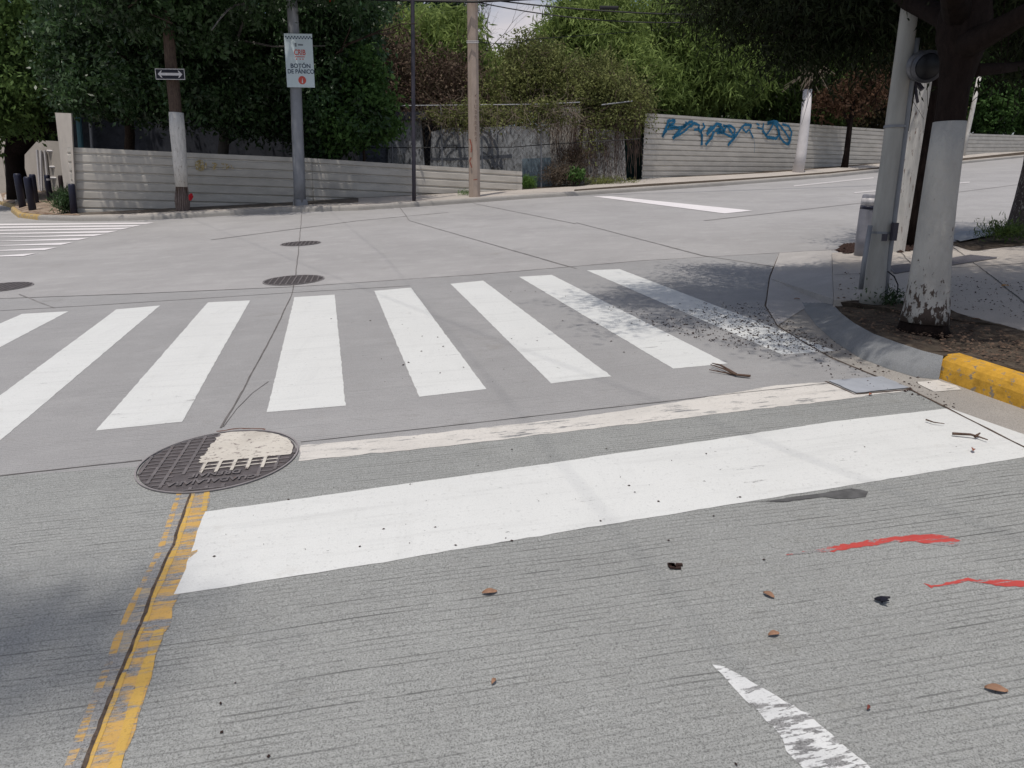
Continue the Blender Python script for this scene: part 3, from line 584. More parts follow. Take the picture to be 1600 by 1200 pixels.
fD, fE, fF = R(1002, 280, 30), R(1440, 248, 43), R(1760, 213, 75)
tD, tE, tF = R(1012, 177, 30)[2], R(1440, 206.5, 43)[2], R(1760, 222, 75)[2]
# top edge at its own x
h3, a3, d3, n3 = hoarding('corrugated_hoarding', 'tall beige corrugated hoarding sprayed with blue graffiti', fD, fE, tD, tE, .205, 17, .012, gh)
h4, a4, d4, n4 = hoarding('corrugated_hoarding', 'distant beige corrugated hoarding right of the whitewashed trunk', fE + n3 * .02, fF, tE, R(1760, 217, 75)[2], .23, 18, .01, gh)
# end panel (flat column) of the first hoarding
ep = thing('hoarding_end_panel', 'tall flat beige panel standing at the left end of the hoarding', 'panel', R(108, 335, 22.3))
mb = MB(); q0, q1, q2, q3 = R(112, 338, 22.3), R(87, 338, 23.2), R(86, 176, 23.2), R(111, 177, 22.3)
q1 = R(104, 330, 23.2)
e = np.array([0, .06, 0]); vsE = [q0, q1, q2, q3, q0 + e, q1 + e, q2 + e, q3 + e]
q0b = R(119, 335, 22.3); vsE[0] = q0b; vsE[4] = q0b + e
mesh('flat_sheet', vsE, [(0, 1, 2, 3), (4, 7, 6, 5), (0, 4, 5, 1), (1, 5, 6, 2), (2, 6, 7, 3), (3, 7, 4, 0)], M_BEIGE, ep)

def on_plane(px, py, A, nn, off=.04):
    r = ray(px, py); P0 = np.array(A) + nn * off; t_ = ((P0 - O) @ nn) / (r @ nn); return O + r * t_
def ribbon(mb, pts, w, A, nn, off=.045):
    P = []
    for i in range(len(pts) - 1):
        a = np.array(pts[i], float); b = np.array(pts[i + 1], float); k = max(1, int(np.linalg.norm(b - a) / 1.2))
        for j in range(k): P.append(a + (b - a) * j / k)
    P.append(np.array(pts[-1], float)); Q = [on_plane(p[0], p[1], A, nn, off) for p in P]; vs = []
    for i, q in enumerate(Q):
        t = Q[min(i + 1, len(Q) - 1)] - Q[max(i - 1, 0)]; s = np.cross(t, nn); s /= np.linalg.norm(s) + 1e-9
        ww = w * (.7 + .6 * rng.random()); vs += [q + s * ww / 2, q - s * ww / 2]
    mb.add(vs, [(2 * i, 2 * i + 1, 2 * i + 3, 2 * i + 2) for i in range(len(Q) - 1)])
gc = lambda l: [(1000 + x * .1625, 150 + y * .1625) for x, y in l]
GR = [([(215, 395), (265, 270), (270, 240), (335, 232), (325, 265), (275, 285), (360, 305), (430, 295), (450, 250)], .14), ([(215, 390), (265, 320), (370, 300)], .10), ([(315, 410), (400, 310), (480, 250), (510, 250)], .15), ([(330, 400), (430, 340), (490, 280)], .10),
      ([(485, 300), (520, 260), (570, 280), (560, 320), (520, 325)], .12), ([(560, 300), (600, 380), (590, 475)], .12), ([(605, 260), (625, 300), (590, 330), (600, 470)], .10), ([(630, 470), (690, 400), (710, 340)], .15), ([(640, 370), (700, 310), (740, 265), (780, 280), (760, 340), (800, 350), (830, 290)], .16),
      ([(650, 330), (690, 290)], .12), ([(720, 340), (790, 300), (810, 350), (740, 355)], .12), ([(800, 280), (850, 300), (905, 390), (915, 320), (870, 285), (810, 290)], .12), ([(810, 360), (860, 385), (910, 395)], .10), ([(845, 475), (910, 400), (980, 300), (1010, 275), (1070, 280), (1060, 310)], .13), ([(985, 310), (1020, 350), (1050, 320), (1090, 405)], .09),
      ([(1095, 405), (1105, 480), (1100, 545)], .02), ([(1120, 265), (1150, 280)], .08), ([(1130, 300), (1180, 320), (1190, 260)], .10), ([(1180, 330), (1225, 395), (1310, 410), (1340, 370), (1320, 290), (1280, 255), (1225, 262)], .15), ([(1280, 270), (1250, 330), (1210, 380)], .11), ([(1230, 260), (1300, 245), (1330, 260)], .17),
      ([(1330, 265), (1400, 350), (1440, 420), (1420, 465), (1380, 440), (1350, 400), (1335, 320)], .12), ([(1370, 270), (1430, 290), (1460, 350), (1440, 450), (1420, 470)], .13)]
mb = MB()
for pts, w in GR: ribbon(mb, gc(pts), w * .85, a3, n3, .07)
mb.build('graffiti', M_BLUE, h3)
mb = MB(); c8 = lambda l: [(220 + x * .2375, 100 + y * .2375) for x, y in l]
for pts, w in [([(375, 640), (380, 695)], .16), ([(372, 642), (402, 640), (405, 690), (378, 692)], .10), ([(430, 645), (425, 690)], .05), ([(470, 650), (500, 660), (470, 690), (500, 690)], .05), ([(530, 655), (570, 660), (540, 690)], .05), ([(560, 690), (590, 665), (610, 690)], .04)]:
    ribbon(mb, c8(pts), w, a1, n1, .11)
mb.build('faded_lettering', plain('faded_yellow_spray', (.42, .32, .14), .7, .2, var=.2, scale=8, c2=(.48, .45, .39), th=(.5, .54)), h1)

# ------------------------------------------------------------------ left wall, gate, dark building
def quadwall(name, label, cat, p0, p1, h, mat, th=.15, part='wall'):
    p0 = np.array(p0); p1 = np.array(p1); t = thing(name, label, cat, p0); d = p1 - p0; L = math.hypot(d[0], d[1]); dd = np.array([d[0], d[1], 0]) / L; nn = np.array([dd[1], -dd[0], 0])
    z0 = min(p0[2], p1[2]) - .6; vs = []
    for p, z in ((p0, h[0]), (p1, h[1])):
        for off in (0, -th):
            q = p + nn * off; vs += [(q[0], q[1], z0), (q[0], q[1], z)]
    mesh(part, vs, [(0, 4, 5, 1), (2, 3, 7, 6), (1, 5, 7, 3), (0, 2, 6, 4), (0, 1, 3, 2), (4, 6, 7, 5)], mat, t); return t
w0, w1, w2 = R(-260, 302, 40), R(12, 299, 37), R(125, 300, 34)
lw = quadwall('boundary_wall', 'plain beige wall at the left edge behind the forked tree', 'wall', w0, w1, (R(-260, 200, 40)[2], R(12, 211, 37)[2]), M_BEIGE)
lw2 = quadwall('boundary_wall', 'beige wall with framed gate left of the tall flat panel', 'wall', w1 + [.02, 0, 0], w2, (R(12, 216, 37)[2], R(125, 222, 34)[2]), M_BEIGE)
mb = MB(); Yg = 34.9
def barpx(mb, x0, y0, x1, y1, Y, r): mb.tube([R(x0, y0, Y), R(x1, y1, Y)], r, 6)
for a in [(58, 234, 63, 300), (64, 235, 66, 300), (70, 235, 77, 300), (74, 236, 94, 237), (78, 261, 97, 261), (94, 237, 99, 300), (79, 278, 98, 279)]: barpx(mb, *a, Yg, .06)
gt = thing('metal_gate', 'beige framed sheet gate in the wall behind the bollards', 'gate', R(78, 300, Yg)); mb.build('frame', M_SWHT, gt)
mb = MB(); vsx = [R(66, 237, Yg + .05), R(95, 238, Yg + .05), R(99, 302, Yg + .05), R(70, 302, Yg + .05)]
mesh('gate_sheet', vsx + [p + np.array([0, .03, 0]) for p in vsx], [(0, 3, 2, 1), (4, 5, 6, 7), (0, 1, 5, 4), (1, 2, 6, 5), (2, 3, 7, 6), (3, 0, 4, 7)], plain('gate_grey', (.40, .37, .34), .6, .3, var=.15), gt)
bld = quadwall('dark_building', 'low dark grey building behind the hoarding, under the trees', 'building', R(116, 300, 30), R(700, 300, 31.2), (R(116, 178, 30)[2], R(700, 196, 31.2)[2]), M_DARKW, 4.0, 'wall')
mb = MB(); mb.tube([R(129, 260, 29.5), R(122, 176, 29.5)], .1, 10); mb.build('downpipe', M_TEAL, bld)
mb = MB(); mb.tube([R(146, 260, 29.6), R(140, 178, 29.6)], .06, 8); mb.build('door_jamb', M_STEEL, bld)
# ruined plaster walls
def slab(name, label, cat, pts, Y, mat, th=.25, part='plaster_panel'):
    P = [R(x, y, Y if np.isscalar(Y) else Y[i]) for i, (x, y) in enumerate(pts)]; n = len(P); t = thing(name, label, cat, P[0])
    vs = P + [p + np.array([0, th, 0]) for p in P]
    fs = [tuple(range(n))[::-1], tuple(range(n, 2 * n))] + [(i, (i + 1) % n, n + (i + 1) % n, n + i) for i in range(n)]
    mesh(part, vs, fs, mat, t); return t
slab('ruined_wall', 'pale peeling plaster pier behind the thin dark pole', 'wall', [(606, 270), (664, 270), (657, 184), (606, 187)], 29.6, M_PLASTER)
slab('ruined_wall', 'mossy low plaster pier beside the right-hand green bush', 'wall', [(560, 262), (606, 262), (606, 205), (560, 210)], 29.7, plain('dim_plaster', (.16, .18, .22), .9, .1, var=.5, scale=3, c2=(.07, .08, .1)))
rw = slab('ruined_wall', 'long stained plaster wall with arches drawn on it behind the tan pole', 'wall', [(670, 300), (866, 300), (862, 196), (700, 200), (674, 206)], (29.8, 30.2, 30.2, 29.9, 29.8), M_PLASTER)
mb = MB()
A_ = R(670, 250, 29.8); nr = np.array([0.02, -1, 0]); nr /= np.linalg.norm(nr)
c2_ = lambda l: [(590 + x * .1333, 150 + y * .1333) for x, y in l]
for pts, w in [([(690, 600), (715, 510), (780, 430), (860, 395), (930, 390)], .09), ([(775, 620), (800, 540), (860, 460), (930, 410), (1000, 395)], .09), ([(925, 390), (945, 500), (970, 720)], .11), ([(1200, 440), (1270, 510), (1310, 600), (1300, 720)], .10), ([(1200, 400), (1290, 440), (1360, 520), (1410, 640), (1405, 760), (1370, 840)], .10),
               ([(1310, 380), (1330, 560), (1350, 820)], .12), ([(1400, 560), (1410, 430), (1480, 370)], .06), ([(1440, 740), (1460, 860)], .12), ([(1400, 800), (1460, 850)], .06), ([(620, 740), (900, 742), (1060, 735)], .10), ([(1200, 725), (1575, 705)], .13), ([(1000, 460), (1012, 600), (1015, 735)], .04)]:
    ribbon(mb, c2_(pts), w, A_, nr, .06)
mb.build('drawn_arches', plain('soot', (.09, .10, .12), .9, .1), rw)
slab('ruined_wall', 'plaster block with dark crack beside the short end of the low hoarding', 'wall', [(816, 300), (864, 300), (861, 246), (816, 248)], 29.4, plain('bluish_plaster', (.20, .26, .30), .9, .1, var=.4, scale=3, c2=(.09, .11, .13), th=(.55, .65)))
slab('ruined_wall', 'narrow pillar of flaking yellowish plaster wrapped in roots', 'wall', [(860, 290), (908, 290), (906, 166), (860, 170)], 29.5, M_PLASTER2)
slab('ruined_wall', 'broad wall veiled by hanging roots left of the dark green screen', 'wall', [(906, 292), (979, 284), (975, 205), (912, 200)], 29.3, M_PLASTER2)
slab('green_screen', 'dark green mesh screen closing the gap left of the graffiti hoarding', 'screen', [(978, 284), (1004, 282), (1010, 190), (976, 195)], 30.5, M_GREENSH, .05, 'netting')
slab('lintel_beam', 'dark lintel resting on the pale plaster pier', 'beam', [(604, 188), (666, 186), (662, 174), (610, 175)], 29.4, M_DARKW, .4, 'beam')
# hanging roots in front of plaster
rt = thing('hanging_roots', 'curtain of thin brown roots down the plaster pillar and broad wall', 'roots', R(930, 288, 29.1)); mb = MB()
for i in range(170):
    x = rng.uniform(858, 1000); y = rng.uniform(165, 225) if x > 905 else rng.uniform(160, 190); L_ = rng.uniform(20, 90); Yr = 29.15 + rng.random() * .1; pts = []
    for k in range(6): pts.append(R(x, min(y + L_ * k / 5, 286), Yr)); x += rng.normal() * 1.3
    mb.tube(pts, .004 + .009 * rng.random(), 3, False)
mb.build('roots', M_TWIG, rt)
# dry shrubs at the foot of the ruins
def shrub(name, label, px, py, Y, rx, ry, rd, n, size, mat, tw=0, twm=None, asp=.4, droop=-.1, group=None):
    c = R(px, py, Y); t = thing(name, label, 'shrub', R(px, py + ry, Y), group); b = [B(px, py, Y, rx, ry, rd)]
    leaves('foliage', b, n, size, mat, t, asp, droop, cs=.15, fill=.6, clump=8)
    if tw: twigs('stems', b, tw, .5, .006, twm or M_TWIG, t, .6)
shrub('dry_shrub', 'dry brown shrub at the foot of the rooted pillar', 880, 275, 28.6, 38, 16, .5, 1800, .08, L_BROWN, 350, M_TWIGL)
shrub('dry_shrub', 'taller dry bush leaning on the rooted pillar', 895, 250, 28.9, 25, 20, .3, 1200, .09, L_BROWN, 250)
shrub('weed_clump', 'bright green weeds at the right end of the low hoarding', 824, 287, 28.2, 13, 10, .35, 1600, .14, L_GRASS, 0, None, .12, -.5)
shrub('weed_clump', 'small green bush among the dry shrubs below the rooted pillar', 900, 272, 28.3, 12, 8, .3, 900, .12, L_MID)
shrub('weed_clump', 'low weeds at the foot of the tan concrete pole', 728, 303, 25.2, 13, 4, .2, 500, .08, L_GRASS, 0, None, .12, -.5)
shrub('weed_clump', 'spiky weeds around the last black bollard', 104, 318, 22.6, 12, 17, .4, 1700, .22, L_DARK, 0, None, .1, -.5)
shrub('weed_clump', 'weeds along the foot of the broad rooted wall', 950, 284, 28.6, 45, 5, .3, 1400, .10, L_OLIVE, 0, None, .2, -.4)
shrub('weed_clump', 'tuft of grass around the foot of the right-hand speckled trunk', 1570, 362, 9.9, 38, 7, .25, 1300, .07, L_BAMD, 0, None, .15, -.5)
shrub('weed_clump', 'low weeds around the foot of the grey concrete pole', 1388, 468, 6.35, 28, 5, .15, 700, .035, L_DARK, 0, None, .3, -.4)
for lab, (x0, x1, y0, y1), n_ in (('dry climbing vines over the top right of the arched plaster wall', (790, 905, 165, 250), 260), ('dry creepers hanging over the chain link fence behind the tan pole', (655, 790, 165, 215), 200)):
    vt = thing('dry_vines', lab, 'vine', R((x0 + x1) / 2, y1, 28.5)); bl_ = [B((x0 + x1) / 2, y0 + 14, 28.6, (x1 - x0) / 2, 22, .25)]
    twigs('stems', bl_, n_, 1.1, .010, M_TWIGL, vt, -.35, 6, .6); leaves('foliage', bl_, 2600, .10, L_OLIVE, vt, .5, .3, cs=.2)
# chain-link fence in front of the ruins
cl = thing('chain_link_fence', 'thin chain-link fence with pale posts across the ruined walls', 'fence', R(690, 285, 28.7)); Yc = 28.7
mb = MB(); mb.tube([R(560, 166, Yc), R(860, 163, Yc)], .022, 6); mb.build('top_rail', M_STEEL, cl)
mb = MB(); mb.tube([R(940, 164, Yc), R(988, 158, Yc)], .022, 6); mb.build('top_rail', M_STEEL, cl); mb = MB(); mb.tube([R(846, 163, Yc), R(906, 160, Yc)], .022, 6); mb.build('top_rail', M_STEEL, cl)
mb = MB(); mb.tube([R(560, 231, Yc), R(800, 230, Yc), R(850, 226, Yc), R(1000, 217, Yc)], .016, 5); mb.build('tension_wire', M_CABLE, cl)
for x0, x1, yb in ((689, 692, 300), (845, 846, 300), (752, 754, 300), (612, 614, 300)):
    mb = MB(); mb.tube([R(x0, 164, Yc), R(x1, yb, Yc)], .03, 8); mb.build('post', M_STEEL, cl)
mb = MB(); ld, rd_ = R(560, 166, Yc), R(860, 163, Yc); zl = R(700, 300, Yc)[2]; Lw = rd_[0] - ld[0]; hgt_ = ld[2] - zl; st = .17
for i in range(int((Lw + hgt_) / st)):
    for sgn in (1, -1):
        x0 = i * st - (hgt_ if sgn > 0 else 0); xa, xb = x0, x0 + sgn * 0 + (hgt_ if sgn > 0 else -hgt_)
        if sgn < 0: xa, xb = i * st, i * st - hgt_
        za, zb = zl, ld[2]
        for (s0_, s1_) in [(max(0, min(xa, xb)), min(Lw, max(xa, xb)))]:
            if s1_ <= s0_: continue
            f0 = (s0_ - xa) / (xb - xa); f1 = (s1_ - xa) / (xb - xa)
            mb.tube([(ld[0] + s0_, Yc + .02 * sgn, za + (zb - za) * f0), (ld[0] + s1_, Yc + .02 * sgn, za + (zb - za) * f1)], .0022, 3, False)
mb.build('wire_mesh', plain('old_wire', (.12, .11, .10), .7, .3, .2), cl)

# ------------------------------------------------------------------ poles and signs across the street
def pole(name, label, cat, pts, Y, mat, parts=None, seg=16, group=None, smooth=True, part='shaft', jit=0):
    """pts: (px, py, width px) bottom to top"""
    P = [R(x, y, Y) for x, y, w in pts]; rr = [w / 2 * np.linalg.norm(R(x, y, Y) - O) / F * .985 for x, y, w in pts]
    t = thing(name, label, cat, P[0], group); mb = MB(); mb.tube(P, rr, seg, True, jit); mb.build(part, mat, t, smooth); return t, P, rr
def ext(p_lo, p_hi, dz):  # continue upwards
    d = np.array(p_hi) - np.array(p_lo); d /= np.linalg.norm(d); return np.array(p_hi) + d * dz
# wooden pole left
YP = 22.0
wp = thing('utility_pole', 'weathered wooden pole with peeling white paint and a splintered base', 'utility pole', R(288, 331, YP))
prof = [(286, 331, 13), (285, 312, 17), (284, 290, 16), (281, 250, 18), (277, 200, 19), (274, 172, 17), (270, 130, 18), (266, 90, 16), (263, 40, 15), (258, -60, 14), (252, -200, 12)]
def seg_of(a, b): return [p for p in prof if a <= p[1] <= b]
def tubepx(parent, name, l, Y, mat, k=1.0, seg=14, jit=0.05):
    mb = MB(); mb.tube([R(x, y, Y) for x, y, w in l], [w / 2 * Y / F * k for x, y, w in l], seg, True, jit); return mb.build(name, mat, parent, True)
tubepx(wp, 'wooden_shaft', prof, YP, M_WOOD)
tubepx(wp, 'white_paint_coat', [(284.2, 292, 16), (281, 250, 18), (277.5, 205, 19), (275, 176, 17.5)], YP, M_WPOST, 1.12)
mb = MB()
for k in range(22):
    a = k / 22 * 6.28; r0 = 9.5 * YP / F; b = R(286, 330, YP); tpt = R(284, 288 + rng.random() * 14, YP)
    mb.tube([b + [r0 * .9 * math.cos(a), r0 * .9 * math.sin(a), 0], (b + tpt) / 2 + [r0 * 1.0 * math.cos(a), r0 * 1.0 * math.sin(a), 0], tpt + [r0 * .85 * math.cos(a), r0 * .85 * math.sin(a), 0]], [.025, .03, .008], 5, True, .2)
mb.build('splintered_base', plain('grey_splinters', (.20, .16, .145), .95, .1, var=.5, scale=9, vec=(4, 4, .8)), wp)
mb = MB(); c = R(297, 313, YP - .2); mb.tube([c, c + [.03, 0, .12], c + [.06, .0, .2]], [.03, .06, .02], 7, True, .3); rf = mb.build('red_rag', plain('red_cloth', (.40, .02, .03), .8, .1), None); tag(rf, 'small red rag caught on the splintered base of the wooden pole', 'rag')
# one-way style sign
def board(name, label, cat, cen, w, h, yaw, mat, th=.02):
    t = thing(name, label, cat, cen); ax = np.array([[math.cos(yaw), math.sin(yaw), 0], [math.sin(yaw), -math.cos(yaw), 0], [0, 0, 1]])  # ax[1] faces camera
    mb = MB(); mb.box(cen, (w / 2, th / 2, h / 2), ax); p_ = mb.build('panel', mat, t); return p_, ax
def flat(t, name, cen, ax, poly, mat, off=.013):
    P = [np.array(cen) + ax[0] * x + ax[2] * z + ax[1] * off for x, z in poly]; return mesh(name, P, [tuple(range(len(P)))], mat, t)
def letters(t, name, cen, ax, body, size, x, z, mat, off=.014, bold=0.0, rotz=0, xs=1.0):
    cu = bpy.data.curves.new('t', 'FONT'); cu.body = body; cu.size = size; cu.align_x = 'CENTER'; cu.align_y = 'CENTER'; cu.offset = bold; cu.fill_mode = 'FRONT'
    o = bpy.data.objects.new('t', cu); COL.objects.link(o); dg = bpy.context.evaluated_depsgraph_get(); dg.update()
    me = bpy.data.meshes.new_from_object(o.evaluated_get(dg)); bpy.data.objects.remove(o, do_unlink=True)
    for v_ in me.vertices:
        a, b = v_.co.x * xs, v_.co.y
        if rotz: a, b = a * math.cos(rotz) - b * math.sin(rotz), a * math.sin(rotz) + b * math.cos(rotz)
        p = np.array(cen) + ax[0] * (x + a) + ax[2] * (z + b) + ax[1] * off; v_.co = Vector(p)
    me.materials.clear(); me.materials.append(mat); ob = bpy.data.objects.new(name, me); return link(ob, t)
sc_ = YP / F; c = R(266, 116, YP - .35); s1, ax = board('arrow_sign', 'black sign with white two-headed arrow on the wooden pole', 'sign', c, 42 * sc_, 14.5 * sc_, .0, M_SBLK)
W_, H_ = 42 * sc_, 14.5 * sc_
for (x0, x1, z0, z1) in ((-.5, .5, .44, .5), (-.5, .5, -.5, -.44), (-.5, -.48, -.44, .44), (.48, .5, -.44, .44)):
    flat(s1, 'border', c, ax, [(x0 * W_, z0 * H_), (x1 * W_, z0 * H_), (x1 * W_, z1 * H_), (x0 * W_, z1 * H_)], M_SWHT)
a_ = [(-.42, 0), (-.30, .33), (-.27, .33), (-.31, .12), (.31, .12), (.27, .33), (.30, .33), (.42, 0), (.30, -.33), (.27, -.33), (.31, -.12), (-.31, -.12), (-.27, -.33), (-.30, -.33)]
P = [np.array(c) + ax[0] * x * W_ + ax[2] * z * H_ + ax[1] * .0135 for x, z in a_]
bm = bmesh.new(); bm.faces.new([bm.verts.new(tuple(p)) for p in P]); bm.normal_update(); bmesh.ops.triangulate(bm, faces=bm.faces[:], ngon_method='EAR_CLIP'); me = bpy.data.meshes.new('arrow'); bm.to_mesh(me); bm.free(); me.materials.append(M_SWHT); link(bpy.data.objects.new('arrow', me), s1)
# steel pole with panic button sign
YS = 22.9
sp, _a, _b = pole('steel_pole', 'tapered grey steel pole carrying the white sign', 'pole', [(469, 322, 17.5), (467.5, 280, 17), (464.5, 200, 16.5), (462, 130, 15.5), (459, 50, 15), (456, 0, 14.5), (449, -150, 13)], YS, M_STEEL)
mb = MB(); bz = R(469.5, 322, YS); mb.tube([bz, bz + [0, 0, .2]], [.26, .24], 4); mb.build('base_plate', M_STEEL, sp)
sc_ = YS / F; W_, H_ = 39.5 * sc_, 71 * sc_; c = R(468, 95, YS - .25)
s2, ax = board('panic_button_sign', 'white panic button sign with red and navy lettering on the grey steel pole', 'sign', c, W_, H_, .03, M_SIGN)
ax = ax.copy()
for k in range(9):
    for rrow in (0, 1):
        x = (-.46 + k * .107 + rrow * .053) * W_; z = (.455 - rrow * .028) * H_
        if x + .05 * W_ < .5 * W_: flat(s2, 'checker', c, ax, [(x, z), (x + .05 * W_, z), (x + .05 * W_, z - .026 * H_), (x, z - .026 * H_)], M_SIGNN)
flat(s2, 'crest', c, ax, [(-.13 * W_, .26 * H_), (-.07 * W_, .26 * H_), (-.07 * W_, .33 * H_), (-.13 * W_, .33 * H_)], M_SIGNG)
flat(s2, 'crest_line', c, ax, [(-.02 * W_, .28 * H_), (.16 * W_, .28 * H_), (.16 * W_, .31 * H_), (-.02 * W_, .31 * H_)], M_SIGNG)
letters(s2, 'red_lettering', c, ax, 'CRIB', .21, .03 * W_, .15 * H_, M_SIGNR, bold=.004, xs=.75)
flat(s2, 'red_underline', c, ax, [(-.15 * W_, .065 * H_), (.2 * W_, .065 * H_), (.2 * W_, .08 * H_), (-.15 * W_, .08 * H_)], M_SIGNR)
for xx in (-.1, .03, .13): flat(s2, 'red_dot', c, ax, [(xx * W_ + .02 * math.cos(k), .03 * H_ + .02 * math.sin(k)) for k in np.linspace(0, 5.6, 9)], M_SIGNR)
letters(s2, 'lettering', c, ax, 'BOTÓN', .165, .03 * W_, -.10 * H_, M_SIGNN, bold=.003)
letters(s2, 'lettering', c, ax, 'DE PÁNICO', .165, .03 * W_, -.205 * H_, M_SIGNN, bold=.003, xs=.9)
flat(s2, 'red_disc', c, ax, [(.06 * W_ + .115 * math.cos(k), -.365 * H_ + .115 * math.sin(k)) for k in np.linspace(0, 6.0, 22)], M_SIGNR)
flat(s2, 'finger_mark', c, ax, [(.04 * W_, -.42 * H_), (.085 * W_, -.42 * H_), (.085 * W_, -.38 * H_), (.065 * W_, -.32 * H_), (.05 * W_, -.38 * H_)], M_SIGN, .016)
pole('thin_pole', 'thin dark steel pole on the far kerb', 'pole', [(647, 314, 6.2), (646.5, 250, 6.2), (645.5, 120, 6), (644.5, 0, 5.8), (643, -150, 5.5)], 23.2, M_DARKMET, seg=10)
tp, Pp, _ = pole('concrete_pole', 'tan concrete utility pole with stencilled marks on the far kerb', 'utility pole', [(741.5, 308, 18), (741, 250, 17.3), (739.5, 150, 16.8), (738.5, 50, 15.8), (738, 0, 15.5), (736, -160, 13)], 24.4, M_TANPOLE, seg=8, smooth=False)
ax0 = np.array([[1, 0, 0], [0, -1, 0], [0, 0, 1.0]])
rndm = random.Random(3)
for k, ch in enumerate('41UBRRERS'):
    cc = R(743.5, 150 + k * 8.5, 24.4 - .225); letters(tp, 'stencil_mark', cc, ax0, ch, .15, 0, 0, plain('stencil', (.22, .17, .14), .8, .1) if k == 0 else bpy.data.materials['stencil'], off=.0, bold=.004)
A_ = R(737, 220, 24.4 - .215); mb = MB(); n_f = np.array([0, -1.0, 0])
m_br = plain('brick_red_paint', (.30, .11, .08), .8, .1)
for pts, w in [([(734, 217), (737, 228), (736, 238)], .04), ([(736, 246), (734, 252), (737, 262)], .04), ([(740, 281), (746, 280)], .03)]:
    mb = MB(); ribbon(mb, pts, w, A_, n_f, .0); mb.build('red_scrawl', m_br, tp)
mb = MB()
for yy in (64.5, 67): mb.tube([R(x, yy, 24.4 - .24) for x in (729, 748)], .014, 5)
mb.build('steel_strap', M_STEEL, tp)
pw = thing('white_post', 'white painted post with a frayed strap top beside the graffiti', 'post', R(1246, 272, 33.6))
tubepx(pw, 'post_shaft', [(1246, 272, 17), (1252, 240, 15.5), (1258, 190, 14), (1262, 140, 12.5)], 33.6, plain('white_post_far', (.66, .63, .62), .8, .2, var=.15, scale=3), 1.0, 12, 0)
tubepx(pw, 'bare_top', [(1262, 141, 11), (1265, 115, 10), (1268, 80, 10), (1272, 0, 9)], 33.6, M_WOOD, 1.0, 10, .06)
mb = MB()
for k in range(26):
    b = R(1265 + rng.normal() * 2, 92 + rng.random() * 10, 33.4); mb.tube([b, b + [rng.normal() * .25, -.1, -.2], b + [rng.normal() * .5, -.1, -.5 - rng.random() * .9]], [.03, .03, .01], 4, False)
mb.build('frayed_strap', M_TWIGL, pw)
# small street tree
st_ = R(1320, 262, 36.5)
tree('street_tree', 'small dark street tree with sparse reddish leaves before the hoarding', 1320, 36.5, [B(1330, 150, 36.5, 48, 36, 1.4), B(1300, 160, 36.5, 30, 24, 1), B(1365, 140, 36.5, 34, 30, 1.2)], 3200, .2, leafmat('leaf_red', (.05, .03, .02), (.09, .05, .03), 1.3), trunk=[tr([(1319, 264, 11), (1323, 240, 8), (1328, 195, 7), (1333, 160, 5), (1338, 130, 3)], 36.5), tr([(1328, 195, 5), (1312, 165, 3), (1300, 145, 2)], 36.5), tr([(1330, 185, 5), (1350, 160, 3), (1366, 140, 2)], 36.5)], bark=M_BARKD, basez=st_[2], twn=160, twmat=M_BARKD, fill=.6, clump=8)
pole('leaning_post', 'slim grey-white post leaning beyond the whitewashed trunk', 'post', [(1504, 243, 6), (1511, 210, 6), (1521, 165, 5.5), (1530, 120, 5)], 47, M_WPOST, seg=8)

# ------------------------------------------------------------------ cables
def cable(label, pts, r, sag, name='cable', group='overhead cables'):
    P = []; n = 24
    for i in range(len(pts) - 1):
        a, b = np.array(pts[i]), np.array(pts[i + 1])
        for k in range(n):
            s = k / n; p = a + (b - a) * s; p[2] -= sag * 4 * s * (1 - s); P.append(p)
    P.append(np.array(pts[-1])); mb = MB(); mb.tube(P, r, 5); o = mb.build(name, M_CABLE); tag(o, label, 'cable', group); return o
zc = R(739, 2, 24.1)
cable('thickest black cable along the top of the photo', [R(-500, -60, 24), R(739, 3, 24.1), R(1500, -70, 24.2)], .035, .18)
cable('thin upper cable above the thickest one', [R(-500, -66, 24), R(739, -1, 24.1), R(1500, -60, 24.2)], .018, .3)
cable('sagging thin cable dropping right of the tan pole', [R(739, 2, 24.1), R(1400, -10, 24.2)], .018, .7)
cable('lower thick cable section near the bright bamboo', [R(739, -4, 24.1), R(1400, 10, 24.2)], .022, .35)
cable('thin wire strapped to the tan pole running right', [R(747, 65, 24.2), R(835, 61, 30), R(1300, 20, 60)], .012, .1)
mb = MB(); mb.tube([R(937, 12, 24), R(966, 12.5, 24)], .055, 8); tag(mb.build('cable_splice', M_CABLE), 'black splice sleeve hanging on the cable by the bright bamboo', 'cable splice')
mb = MB(); c = R(519, 1, 23.9); mb.box(c, (.07, .04, .05)); tag(mb.build('cable_marker', plain('orange_plastic', (.5, .06, .03), .6, .3)), 'small orange-red tag on the top cable by the sign pole', 'tag')
# cables above the junction whose shadows cross the road
def shadow_cable(label, l, h, r=.03):
    P = [G(x, y) + np.array(sd) / sd[2] * h for x, y in l]; d0 = P[0] - P[1]; d0 /= np.linalg.norm(d0); d1_ = P[-1] - P[-2]; d1_ /= np.linalg.norm(d1_)
    P = [P[0] + d0 * 14] + P + [P[-1] + d1_ * 14]; mb = MB(); mb.tube(P, r, 5); tag(mb.build('cable', M_CABLE), label, 'cable', 'cables crossing over the junction')
shadow_cable('overhead cable shading a line across the middle of the junction', [(430, 395), (590, 460), (760, 525)], 8.5, .0045)
shadow_cable('second overhead cable shading a fainter line over the junction', [(540, 350), (600, 400), (640, 447)], 8.0, .004)

